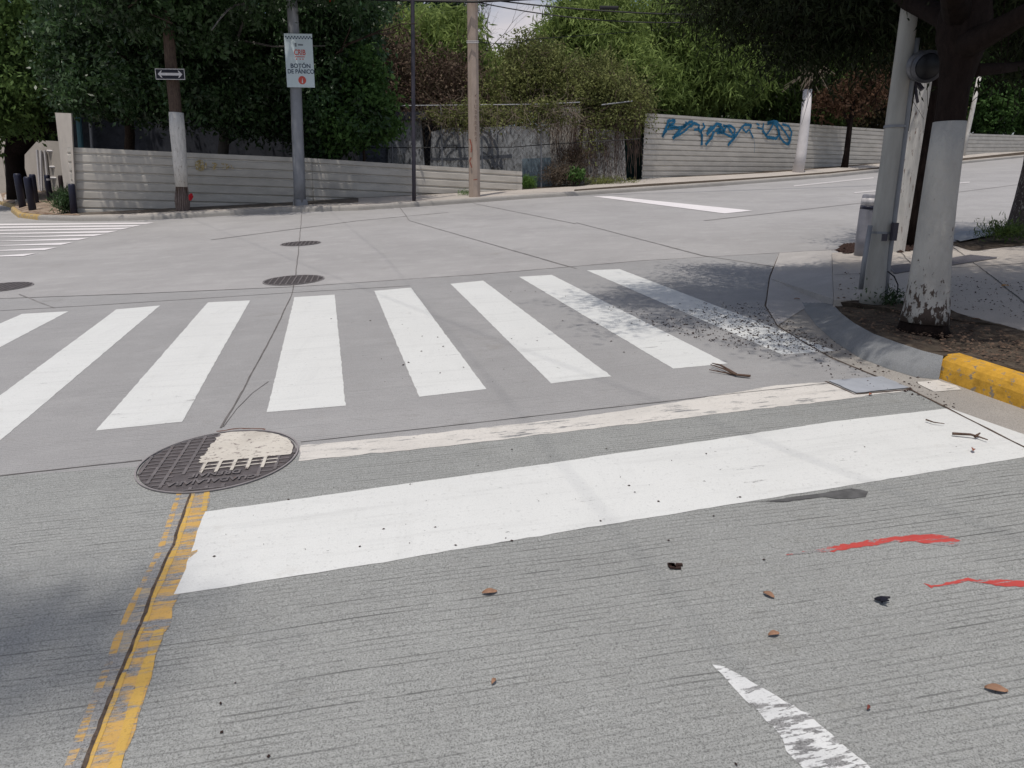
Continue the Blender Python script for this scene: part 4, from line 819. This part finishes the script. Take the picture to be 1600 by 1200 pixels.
# ------------------------------------------------------------------ black bollards
g = 'black bollards on the traffic island'
BO = [(27, 271, 36, 327, 8.5, 26.5, True, 'leftmost black bollard with white band, on the island'), (43, 276, 52, 334, 9, 24.5, True, 'front black bollard with yellowish band by the yellow kerb nose'), (50.5, 272, 57, 323, 7.5, 27.5, False, 'black bollard just behind the front one, no band'),
      (73.5, 273, 80, 321, 7, 28, True, 'black bollard with white band before the gate'), (94.5, 274, 100, 321, 6, 28, False, 'thin rusty bollard before the flat panel'), (112, 287, 116, 336, 8.5, 22.2, False, 'black bollard in spiky weeds at the end of the hoarding')]
for k, (x0, y0, x1, y1, w, Y, bd, lab) in enumerate(BO):
    t, _a, _b = pole('bollard', lab, 'bollard', [(x1, y1, w), (x0, y0 + 4, w), (x0 - .2, y0 + 1.5, w * .95), (x0 - .4, y0, w * .7)], Y, M_NAVY if k != 4 else plain('rusty_navy', (.04, .03, .03), .8, .2), group=g, part='post')
    if bd:
        a = R(x0 + .8, y0 + 9, Y); b = R(x0 + .4, y0 + 6, Y); mb = MB(); mb.tube([a, b], w / 2 * Y / F * 1.16, 16); mb.build('band', M_BAND if k != 1 else plain('dull_yellow_band', (.35, .28, .14), .6, .3), t)

# ------------------------------------------------------------------ near corner furniture
def Yof(px, py, dz): return G(px, py, dz)[1]
Y1 = Yof(1443, 514, .12)
tt = thing('roadside_tree', 'big tree with whitewashed trunk and dark drooping crown at the near corner', 'tree', G(1443, 514, .12))
tubepx(tt, 'trunk', [(1441, 526, 84), (1443, 510, 72), (1447, 485, 64), (1452, 440, 56), (1458, 385, 50), (1466, 320, 47), (1474, 260, 45), (1484, 192, 42), (1491, 140, 42), (1499, 95, 52), (1504, 60, 72), (1508, 30, 70), (1512, -10, 60), (1530, -120, 50)], Y1, M_BARKD, .97, 20, .035)
tl = NT('whitewash_on_bark', .9, .15); zsep = tl.n.new('ShaderNodeSeparateXYZ'); tl.l.new(tl.pos, zsep.inputs[0]); zb_ = float(G(1443, 514, .12)[2])
fl = tl.noise(1, 5, .7, vec=tl.map((26, 26, 13))); hgt_f = tl.step(zsep.outputs['Z'], zb_ + .05, zb_ + .62)
lc = tl.mix(tl.step(tl.noise(3, 4, .6, vec=tl.map((2, 2, 1))), .4, .7), (.47, .455, .42), (.36, .35, .33))
lc = tl.mix(tl.step(tl.noise(1, 3, .6, vec=tl.map((14, 14, 5))), .69, .71), lc, (.10, .075, .06))
tl.col(tl.mix(tl.step(tl.math('SUBTRACT', fl, tl.math('MULTIPLY', hgt_f, .27)), .42, .46), lc, (.085, .065, .055))); tl.bump(tl.math('ADD', fl, tl.noise(1, 4, .6, vec=tl.map((9, 9, 1.6)))), 1.0, .02)
ow = tubepx(tt, 'whitewash_coat', [(1443.5, 503, 68), (1447, 485, 64.5), (1449.5, 462, 60), (1452, 440, 56.5), (1458, 385, 50.5), (1466, 320, 47.5), (1474, 260, 45.5), (1484, 190.5, 42.8)], Y1, tl.m, 1.03, 28, .006)
def mainbr(l, Y): return [R(x, y, yy) for x, y, w, yy in l], [w / 2 * yy / F for x, y, w, yy in l]
mb = MB()
for l in ([(1500, 70, 50, Y1), (1530, 62, 36, Y1 - .2), (1570, 40, 32, Y1 - .4), (1640, 0, 26, Y1 - .8), (1750, -90, 18, Y1 - 1)], [(1500, 70, 44, Y1), (1478, 30, 30, Y1 + .4), (1420, 0, 24, Y1 + .9), (1340, -60, 16, Y1 + 1.6)], [(1520, 110, 20, Y1), (1580, 105, 14, Y1 + .6), (1660, 90, 10, Y1 + 1.2)], [(1500, 40, 40, Y1), (1480, -60, 30, Y1 - .4), (1400, -200, 18, Y1 - 1)], [(1500, 60, 30, Y1), (1470, 10, 18, Y1 + 1), (1380, 10, 12, Y1 + 2), (1250, -10, 8, Y1 + 2.6), (1150, 0, 5, Y1 + 2.8)]):
    pts, rr = mainbr(l, Y1); mb.tube(pts, rr, 10, True, .08)
mb.build('limbs', M_BARKD, tt, True)
Bw = lambda x, y, z, rx, ry, rz, w=1.0: (np.array([x, y, z]), (rx, ry, rz), w)
nb = [B(1170, 10, 8.2, 60, 44, .7), B(1240, 30, 8, 55, 60, .7), B(1300, 45, 7.6, 70, 60, .7), B(1380, 40, 7.2, 75, 55, .7), B(1450, 15, 7, 60, 50, .7), B(1340, -10, 7.2, 120, 50, .9), B(1560, 25, 6.4, 70, 48, .6), B(1620, 75, 6.6, 50, 32, .5), B(1110, -5, 8.4, 50, 22, .6),
      B(1570, -20, 6.2, 90, 50, .8), Bw(3.0, 6.3, 5.4, 2.6, 1.5, 1.2, 1.5), Bw(4.6, 5.6, 5.2, 2.2, 1.3, 1.0, 1.5), Bw(3.2, 4.9, 5.0, 1.3, .8, .8, 1.6), Bw(2.0, 5.6, 5.6, 1.3, .9, .8), Bw(5.8, 5.4, 4.9, 1.6, 1.0, 1.0, 1.3), Bw(6.5, 6.6, 5.0, 1.6, 1.2, 1.0), Bw(2.1, 4.3, 5.2, .9, .5, .5, 1.6), Bw(.8, 5.1, 5.4, .8, .35, .5, .5), Bw(3.7, 4.7, 5.0, 1.5, .8, .6, 1.6), Bw(1.3, 6.2, 5.6, 1.5, .7, .6, 1.0)]
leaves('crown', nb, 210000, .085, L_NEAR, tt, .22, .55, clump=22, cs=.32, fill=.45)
twigs('twigs', nb, 700, .7, .006, M_BARKD, tt, -.3)
# concrete pole + conduit
Y2 = Yof(1363, 472, .12)
cp = thing('concrete_pole', 'grey concrete utility pole with dark conduit on the near corner', 'utility pole', G(1363, 472, .12))
tubepx(cp, 'shaft', [(1362, 474, 38), (1365, 455, 33), (1371, 400, 29), (1381, 320, 28), (1391, 250, 27), (1401, 170, 26), (1409, 110, 25), (1413, 80, 24.5), (1428, -40, 23), (1450, -220, 20)], Y2, M_GREYPOLE, .98, 22, .004)
mb = MB(); mb.tube([R(x, y, Y2 - .02) for x, y in [(1381, 470), (1386, 420), (1399, 320), (1409, 240), (1424, 120), (1432, 60)]], 5 * Y2 / F, 10); mb.build('conduit', M_STEEL, cp, True)
mb = MB(); mb.tube([R(x, y, Y2 - .05) for x, y in [(1345, 452), (1350, 410), (1360, 352)]], 3.6 * Y2 / F, 8); mb.build('earth_pipe', M_STEEL, cp, True)
mb = MB(); c = R(1397, 362, Y2 - .1); mb.box(c, (.02, .025, .075)); c2 = R(1382, 371, Y2 - .14); mb.box(c2, (.02, .01, .03)); mb.build('junction_box', M_DARKMET, cp)
for yy in (365, 200):
    mb = MB(); a = R(1376 if yy > 300 else 1398, yy, Y2); mb.tube([a, a + [0, 0, .02]], 15.2 * Y2 / F, 20)
    mb.build('band_clamp', M_STEEL, cp)
# wire loose at base
mb = MB(); mb.tube([R(x, y, Y2 - .1) for x, y in [(1387, 424), (1397, 432), (1403, 445), (1402, 458), (1398, 466)]], .006, 5); mb.build('loose_wire', M_CABLE, cp)
# meter
Y3 = Y2 - .12
mt = thing('electric_meter', 'round grey electric meter strapped high on the near poles', 'meter', R(1443, 105, Y3))
c0, c1 = R(1432, 104, Y3 + .12), R(1450, 104, Y3 - .12); dm = (c1 - c0) / np.linalg.norm(c1 - c0); k = Y3 / F
mb = MB(); mb.tube([c0, c0 + dm * .02, c0 + dm * .021, c1 - dm * .02, c1], [20 * k, 22 * k, 20 * k, 20.5 * k, 19 * k], 28); mb.build('case', M_METER, mt, True)
mb = MB(); mb.tube([c1 - dm * .03, c1 + dm * .012], [22 * k, 21.5 * k], 28); mb.build('rim', plain('rim_grey', (.10, .10, .11), .4, .5, .5), mt, True)
mb = MB(); mb.tube([c1 + dm * .008, c1 + dm * .03], [18 * k, 16 * k], 28); mb.build('glass_cover', M_GLASS, mt, True)
mb = MB(); mb.box(c0 - dm * .05, (.05, .05, .09)); mb.tube([c0 - dm * .05 + [0, 0, -.08], R(1441, 140, Y3 + .1)], .02, 6); mb.tube([c0 + [0, 0, -.1], R(1432, 150, Y3 + .08), R(1434, 160, Y3 + .1)], .012, 6); mb.build('bracket', M_DARKMET, mt)
# white square post, dark trunk
Y4 = Yof(1401, 393, .12)
sq = thing('square_post', 'white square concrete post between the grey pole and the dark trunk', 'post', G(1401, 393, .12))
b, t_ = R(1402, 394, Y4), R(1450, 90, Y4); mb = MB(); hw = 9.0 * Y4 / F * .8; an = .5
ax4 = [np.array([math.cos(an), math.sin(an), 0]), np.array([-math.sin(an), math.cos(an), 0])]; vs = []
for p in (b, t_):
    for i, j in ((-1, -1), (1, -1), (1, 1), (-1, 1)): vs.append(p + ax4[0] * hw * i + ax4[1] * hw * j)
mb.add(vs, [(0, 1, 5, 4), (1, 2, 6, 5), (2, 3, 7, 6), (3, 0, 4, 7), (4, 5, 6, 7)]); mb.build('post_shaft', M_WPOST, sq)
Y5 = Yof(1420, 384, .12)
dt = thing('dark_trunk_tree', 'slender dark brown trunk between the white post and the whitewashed tree', 'tree', G(1420, 384, .12))
tubepx(dt, 'trunk', [(1420, 388, 22), (1425, 340, 19), (1436, 270, 17), (1450, 190, 17), (1462, 110, 17), (1475, 20, 15), (1490, -100, 12)], Y5, M_BARKD, 1.0, 14, .05)
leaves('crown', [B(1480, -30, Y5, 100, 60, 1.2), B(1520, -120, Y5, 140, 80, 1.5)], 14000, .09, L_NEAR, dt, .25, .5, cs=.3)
# grey bollard
Y6 = Yof(1345, 399, .12); gb = thing('bollard', 'stout grey bollard with pale band beside the grey concrete pole', 'bollard', G(1345, 399, .12))
tubepx(gb, 'post', [(1346, 400, 21), (1349, 370, 21), (1355, 330, 21.5), (1360, 306, 21.5), (1360.4, 304, 19)], Y6, M_BOLG, 1.02, 20, 0)
tubepx(gb, 'pale_band', [(1357.3, 321, 22.5), (1359.2, 310, 22.5)], Y6, M_BAND, 1.02, 20, 0)
tubepx(gb, 'black_ring', [(1356, 327.5, 22.5), (1357.2, 322, 22.5)], Y6, M_NAVY, 1.02, 20, 0)
# right speckled tree
Y7 = Yof(1596, 368, .12); rt_ = thing('roadside_tree', 'tree with speckled half-whitewashed trunk at the right edge', 'tree', G(1598, 368, .12))
tubepx(rt_, 'trunk', [(1602, 376, 66), (1604, 360, 56), (1612, 310, 44), (1622, 260, 40), (1640, 150, 36), (1670, 0, 32), (1700, -120, 26)], Y7, plain('speckled_bark', (.11, .09, .085), .95, .1, var=.4, scale=10, c2=(.36, .34, .31), th=(.56, .61), bump=.9, vec=(2, 2, 1)), 1.0, 18, .05)
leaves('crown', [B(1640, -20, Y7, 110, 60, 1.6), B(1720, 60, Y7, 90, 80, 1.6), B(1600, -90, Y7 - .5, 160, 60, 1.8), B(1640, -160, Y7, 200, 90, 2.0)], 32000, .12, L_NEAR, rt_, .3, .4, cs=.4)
# unseen tree added beside the camera to cast shade on the road at lower left
hs = 17.0; off = np.array([sd[0], sd[1], 0]) / sd[2] * hs + np.array([0, 0, hs])
cs_ = [G(x, y) + off for x, y in ((-280, 1010), (0, 1020), (100, 1010), (240, 925))]
ot = thing('roadside_tree', 'unseen tree added left of the camera so its high branch shades the near road at lower left', 'tree', (-6.5, -1.0, gz(-6.5, -1)))
mb = MB(); mb.tube([(-6.5, -1, gz(-6.5, -1) - .2), (-6.4, -.9, 3), (-6.6, -1.4, 12), (-7.6, -2.4, 16)], [.26, .2, .15, .1], 12, True, .05)
mb.tube([(-6.7, -1.5, 13), tuple(cs_[0]), tuple(cs_[2])], [.08, .05, .02], 6); mb.build('trunk', M_BARK, ot, True)
leaves('crown', [(cs_[0], (1.3, .55, .5), 1.2), (cs_[1], (.7, .34, .3), .8), (cs_[2], (.55, .28, .3), .7), (cs_[3], (.5, .12, .3), .15), (np.array([-8.0, -2.8, 17]), (1.6, 1.4, 1.2), 1.0)], 10000, .08, L_MID, ot, .4, .3, cs=.3)
# grates
def grate(label, corners, name='drain_grate'):
    P = GP(corners, D); t = thing(name, label, 'grate', P[0], 'drain grates in the near pavement'); mesh('pit', [p + np.array([0, 0, .004]) for p in P], [(0, 1, 2, 3)], M_SBLK, t); mb = MB()
    for k in range(9):
        s = (k + .5) / 9; a = P[0] + (P[3] - P[0]) * s; b = P[1] + (P[2] - P[1]) * s; mb.tube([a + [0, 0, .008], b + [0, 0, .008]], .010, 6)
    for a, b in ((0, 1), (1, 2), (2, 3), (3, 0)): mb.tube([P[a] + [0, 0, .008], P[b] + [0, 0, .008]], .012, 6)
    mb.build('bars', plain('grate_bars', (.17, .16, .17), .6, .4, .3), t)
grate('slatted drain grate right of the whitewashed trunk', [(1482, 406), (1516, 400), (1556, 404), (1486, 415)])
grate('drain grate between the grey pole and the whitewashed trunk', [(1388, 418), (1420, 414), (1432, 422), (1398, 428)])

# ------------------------------------------------------------------ manholes
def manhole(label, px, py, rad, painted=False, detail=True):
    c = G(px, py, .006); ex = u.copy(); ex /= np.linalg.norm(ex); nn = NRM / np.linalg.norm(NRM); ex -= nn * ex.dot(nn); ex /= np.linalg.norm(ex); ey = np.cross(nn, ex)
    t = thing('manhole_cover', label, 'manhole cover', c, 'round cast iron manhole covers')
    at = lambda x, y, z=0: c + ex * x + ey * y + nn * z
    ns = 56; vs = []; 
    for (r, z) in ((rad, .001), (rad, .006), (rad * .978, .006), (rad * .978, .002)): vs += [at(r * math.cos(k / ns * 6.28319), r * math.sin(k / ns * 6.28319), z) for k in range(ns)]
    fs = [(j * ns + k, j * ns + (k + 1) % ns, (j + 1) * ns + (k + 1) % ns, (j + 1) * ns + k) for j in range(3) for k in range(ns)]
    mesh('frame', vs, fs, plain('frame_grey', (.27, .25, .25), .6, .3) if 'frame_grey' not in bpy.data.materials else bpy.data.materials['frame_grey'], t)
    rl = rad * .955; vs = [at(rl * math.cos(k / ns * 6.28319), rl * math.sin(k / ns * 6.28319), .002) for k in range(ns)]; lid = mesh('lid', vs, [tuple(range(ns))], M_IRON, t)
    mb = MB(); st = .075 if detail else .09; an = .06
    # ridges: dense bars one way, staggered bars the other
    def bar(x0, y0, x1, y1, w, z=.0075):
        d = np.array([x1 - x0, y1 - y0]); L = np.linalg.norm(d)
        if L < .01: return
        d /= L; n2_ = np.array([-d[1], d[0]]) * w / 2
        q = [(x0 + n2_[0], y0 + n2_[1]), (x1 + n2_[0], y1 + n2_[1]), (x1 - n2_[0], y1 - n2_[1]), (x0 - n2_[0], y0 - n2_[1])]
        mb.add([at(a, b, z) for a, b in q] + [at(a, b, .002) for a, b in q], [(0, 3, 2, 1), (0, 1, 5, 4), (1, 2, 6, 5), (2, 3, 7, 6), (3, 0, 4, 7)])
    n = int(rl / st)
    skip = lambda x, y: painted and (-.19 < x < .23) and (-.345 < y < -.17)
    for k in range(-n, n + 1):
        x = k * st + .01
        if abs(x) >= rl: continue
        h_ = math.sqrt(rl * rl - x * x) - .008; ys = np.arange(-h_, h_, .03)
        for y in ys:
            if not skip(x, y + .015): bar(x, y, x, min(y + .03, h_), .016)
    m2 = int(rl / (st * .62))
    for k in range(-m2, m2 + 1):
        y = k * st * .62
        if abs(y) >= rl: continue
        h_ = math.sqrt(rl * rl - y * y) - .008; xs_ = np.arange(-h_, h_, .03)
        for x in xs_:
            if not skip(x + .015, y): bar(x, y, min(x + .03, h_), y, .010, .0068)
    mb.build('ridges', M_IRONR, t)
    if painted:
        mbp = MB()
        cell = st * .62; z = .0088
        xl = lambda y: -.10 + .12 * y
        rr_ = rl - .012; pg = []
        for a in np.linspace(math.asin(-.05 / rr_), math.pi - math.acos(.06 / rr_) * 1.0, 26):
            q = (rr_ * math.cos(a) + rng.normal() * .003, rr_ * math.sin(a) + rng.normal() * .003)
            if q[0] > xl(q[1]): pg.append(q)
        y = math.sqrt(max(0, rr_ ** 2 - .01))
        while y > -.05: pg.append((xl(y) + rng.normal() * .009, y)); y -= .014
        pg.append((xl(-.05), -.05))
        sheet('old_white_paint_sheet', [at(a, b, z) for a, b in pg], None, t) if False else None
        bmm = bmesh.new(); bmm.faces.new([bmm.verts.new(tuple(map(float, at(a, b, z)))) for a, b in pg]); bmm.normal_update(); bmesh.ops.triangulate(bmm, faces=bmm.faces[:], ngon_method='EAR_CLIP')
        mm = bpy.data.meshes.new('tmp'); bmm.to_mesh(mm); bmm.free(); mbp.add([v_.co for v_ in mm.vertices], [tuple(p_.vertices) for p_ in mm.polygons])
        for j in range(3):
            yb = -.05 - j * cell
            for i in range(-2, 6):
                x = (i + .5) * st + .01
                if x < xl(yb) + (.03 if i < 0 else 0) or math.hypot(x + st * .5, yb - cell) > rl - .01: continue
                w2 = st / 2
                mbp.add([at(x - w2, yb - cell, z), at(x - w2 + .016, yb - cell, z), at(x - w2 + .018, yb, z), at(x - w2, yb, z)], [(0, 1, 2, 3)])
                if j < 2: mbp.add([at(x - w2 + .018, yb - cell, z), at(x + w2, yb - cell, z), at(x + w2, yb - cell + .012, z), at(x - w2 + .018, yb - cell + .010, z)], [(0, 1, 2, 3)])
        tp_ = NT('chipped_manhole_paint', .7, .2); p_ = tp_.mix(tp_.step(tp_.noise(5, 4, .6), .4, .7), (.55, .52, .46), (.44, .41, .36))
        wv = tp_.noise(1, 6, .75, vec=tp_.map((26, 50, 10), (0, 0, -UANG)))
        p_ = tp_.mix(tp_.step(wv, .57, .61), p_, (.15, .12, .115)); tp_.col(p_); tp_.bump(wv, .4, .006)
        mbp.build('old_white_paint', tp_.m, t)
        axm = np.array([ex, nn, ey])
        letters(t, 'cast_lettering', c, axm, 'DRENAJE', .062, .02, -.205, M_IRONR, off=.009, rotz=math.pi, bold=.002)
        letters(t, 'cast_lettering', c, axm, 'GUADALAJARA', .062, .02, -.285, M_IRONR, off=.009, rotz=math.pi, bold=.002)
        strip('rust_rim', [at(rad * 1.0 * math.cos(a), rad * 1.0 * math.sin(a), .004) for a in np.linspace(1.1, 1.8, 14)], .014, plain('rust', (.16, .07, .045), .9, .1, var=.5, scale=20), t, .006, .004)
manhole('nearest manhole cover half painted white at the end of the yellow line', 343, 717, .405, True)
manhole('middle manhole cover beyond the fourth crosswalk stripe', 459, 437.5, .39)
manhole('farthest manhole cover in the middle of the junction', 470, 380.5, .37)
manhole('manhole cover cut by the left edge of the photo', -2, 449, .40)

# ------------------------------------------------------------------ litter
def leaf_litter(label, px, py, L, ang, mat=M_DEADL, dz=.012):
    L = L * .78
    c = G(px, py); t = []; n = 7; vs = []
    for i in range(n):
        s = i / (n - 1); w = L * .24 * math.sin(math.pi * min(1, s * .95 + .03)); z = dz - .004 + .007 * abs(math.sin(s * 3.3)) 
        for sgn in (-1, 0, 1):
            x = (s - .5) * L; y = sgn * w + .1 * L * s * s; zz = z + (.006 if sgn > 0 else .002 * abs(sgn))
            vs.append(c + np.array([x * math.cos(ang) - y * math.sin(ang), x * math.sin(ang) + y * math.cos(ang), zz]))
    fs = [(i * 3 + j, (i + 1) * 3 + j, (i + 1) * 3 + j + 1, i * 3 + j + 1) for i in range(n - 1) for j in range(2)]
    o = mesh('fallen_leaf', vs, fs, mat, None, True); m_ = o.modifiers.new('s', 'SOLIDIFY'); m_.thickness = .0008; tag(o, label, 'leaf', 'dry leaves on the near road')
leaf_litter('curled brown leaf at the right edge near the white arrow', 1556, 1083, .075, -.4)
leaf_litter('brown leaf in mid road between stop line and photo bottom', 765, 930, .07, .1)
leaf_litter('orange leaf below the left red spray mark', 1200, 934, .055, -1.0)
leaf_litter('reddish leaf above the white arrow tip', 1209, 996, .05, .1)
leaf_litter('yellow leaf on the pavement right of the whitewashed trunk', 1567, 469, .10, .1, plain('yellow_leaf', (.55, .25, .03), .7, .2), .14)
for q_ in ((1420, 584, 'small leaf lying in the gutter below the swept grey kerb'), (1245, 470, 'lone leaf on the road left of the kerb ramp'), (1520, 530, 'dry leaf on the dirt bed right of the whitewashed trunk'), (1390, 515, 'dry leaf on the dirt bed just left of the whitewashed trunk')): leaf_litter(q_[2], q_[0], q_[1], .07, q_[0] * .01, dz=.02 if q_[0] < 1380 or q_[1] > 560 else .16)
leaf_litter('tiny brown leaf fragment in the lower middle of the road', 772, 1070, .03, .9)
leaf_litter('tiny dark red leaf scrap right of the arrow', 1357, 1112, .02, .5, plain('dark_red_leaf', (.18, .05, .04), .8, .2))
leaf_litter('small red-brown scrap below the faded stop line', 1360, 619, .04, .5, plain('brick_leaf', (.30, .11, .07), .8, .2))
leaf_litter('small leaf on the right end of the stop line', 1520, 708, .05, .9, bpy.data.materials['brick_leaf'], .02)
mb = MB(); c = G(1374, 944)
for a in ((-.012, .012), (.004, .004), (.016, .01), (.0, -.012)): mb.tube([c + [a[0], a[1], .012], c + [a[0] * .3 + .004, a[1] * .3, .02], c + [a[0] + .014, a[1] - .014, .03]], [.004, .009, .003], 6, True, .2)
tag(mb.build('dry_pod', M_SBLK), 'small black curled pod on the road below the red marks', 'seed pod')
mb = MB(); c = G(1053, 888)
for k in range(7): mb.box(c + [rng.normal() * .015, rng.normal() * .01, .010], (.012, .007, .003))
tag(mb.build('dark_crumb', M_SEED), 'dark crushed scrap just below the stop line', 'debris')
def stick(label, l, r):
    mb = MB(); 
    for q in l: mb.tube([G(x, y) + [0, 0, z] for x, y, z in q], [r * (1 - .6 * i / (len(q) - 1)) for i in range(len(q))], 6, True, .15)
    tag(mb.build('stick', M_STICK), label, 'stick', 'sticks on the road')
stick('forked brown stick lying near the seventh crosswalk stripe', [[(1170, 592, .02), (1150, 590, .02), (1130, 583, .03), (1110, 576, .03)], [(1172, 592, .02), (1145, 588, .015), (1108, 582, .02)], [(1150, 589, .02), (1125, 579, .04), (1112, 574, .03)]], .009)
stick('dark straight stick on the right end of the stop line', [[(1487, 683, .02), (1515, 686, .025), (1528, 688, .02), (1542, 693, .02)], [(1522, 688, .02), (1530, 685, .03)]], .008)
stick('thin short stick on the stop line, left of the dark one', [[(1446, 661, .02), (1458, 665, .02), (1475, 667, .018)]], .005)
def scatter(name, label, cat, areas, n, smin, smax, mat, zf=None):
    V = []; Fc = []
    for (poly, wt, dz) in areas:
        poly = np.array(poly, float); x0, y0 = poly.min(0); x1, y1 = poly.max(0); k = 0
        while k < n * wt:
            x, y = rng.uniform(x0, x1), rng.uniform(y0, y1); ins = False
            for i in range(len(poly)):
                a, b = poly[i], poly[i - 1]
                if (a[1] > y) != (b[1] > y) and x < (b[0] - a[0]) * (y - a[1]) / (b[1] - a[1]) + a[0]: ins = not ins
            if not ins: continue
            k += 1; c = G(x, y, dz + .007); s = smin + (smax - smin) * rng.random() ** 2.5; s = min(s, (y < 620) * 1 + .0075); an = rng.random() * 3.1; el = .35 + .6 * rng.random()
            bx = np.array([math.cos(an), math.sin(an), rng.normal() * .15]) * s; by = np.array([-math.sin(an), math.cos(an), rng.normal() * .15]) * s * el; bz = np.array([0, 0, s * .5])
            m_ = len(V); V += [c + bx, c + by, c - bx, c - by, c + bz]; Fc += [(m_, m_ + 1, m_ + 4), (m_ + 1, m_ + 2, m_ + 4), (m_ + 2, m_ + 3, m_ + 4), (m_ + 3, m_, m_ + 4)]
    o = mesh(name, V, Fc, mat); tag(o, label, cat, kind='stuff'); return o
scatter('seed_litter', 'dark fallen seeds scattered over the crosswalk end and gutter', 'litter', [([(940, 480), (1100, 470), (1200, 480), (1320, 550), (1200, 560), (1050, 520)], .5, 0), ([(1060, 485), (1190, 470), (1290, 540), (1240, 550)], .35, 0), ([(1000, 495), (1200, 500), (1300, 545), (1120, 540)], .3, 0), ([(1200, 500), (1300, 530), (1460, 600), (1500, 640), (1300, 590)], .16, 0), ([(500, 500), (900, 440), (1150, 560), (900, 600), (600, 600)], .05, 0), ([(300, 760), (1400, 620), (1600, 720), (1200, 800), (350, 920)], .03, 0), ([(0, 900), (1600, 750), (1600, 1200), (0, 1200)], .008, 0), ([(1480, 430), (1600, 440), (1600, 500), (1490, 480)], .2, .12)], 1500, .003, .014, M_SEED)
scatter('soil_crumbs', 'crumbs and dry bits over the dirt bed and swept kerb', 'litter', [([(1310, 480), (1480, 490), (1600, 530), (1600, 570), (1480, 550), (1350, 510)], 1.0, .125), ([(1303, 425), (1400, 430), (1400, 468), (1310, 468)], .1, .12)], 900, .004, .022, plain('crumbs', (.16, .11, .08), .95, .1, var=.6, scale=40))
scatter('leaf_heap', 'small heap of dry leaves left of the grey bollard', 'litter', [([(1308, 392), (1318, 382), (1340, 380), (1340, 392), (1325, 396)], 1.0, .12), ([(1406, 388), (1430, 384), (1430, 390), (1405, 394)], .4, .12)], 260, .02, .07, M_SEED)
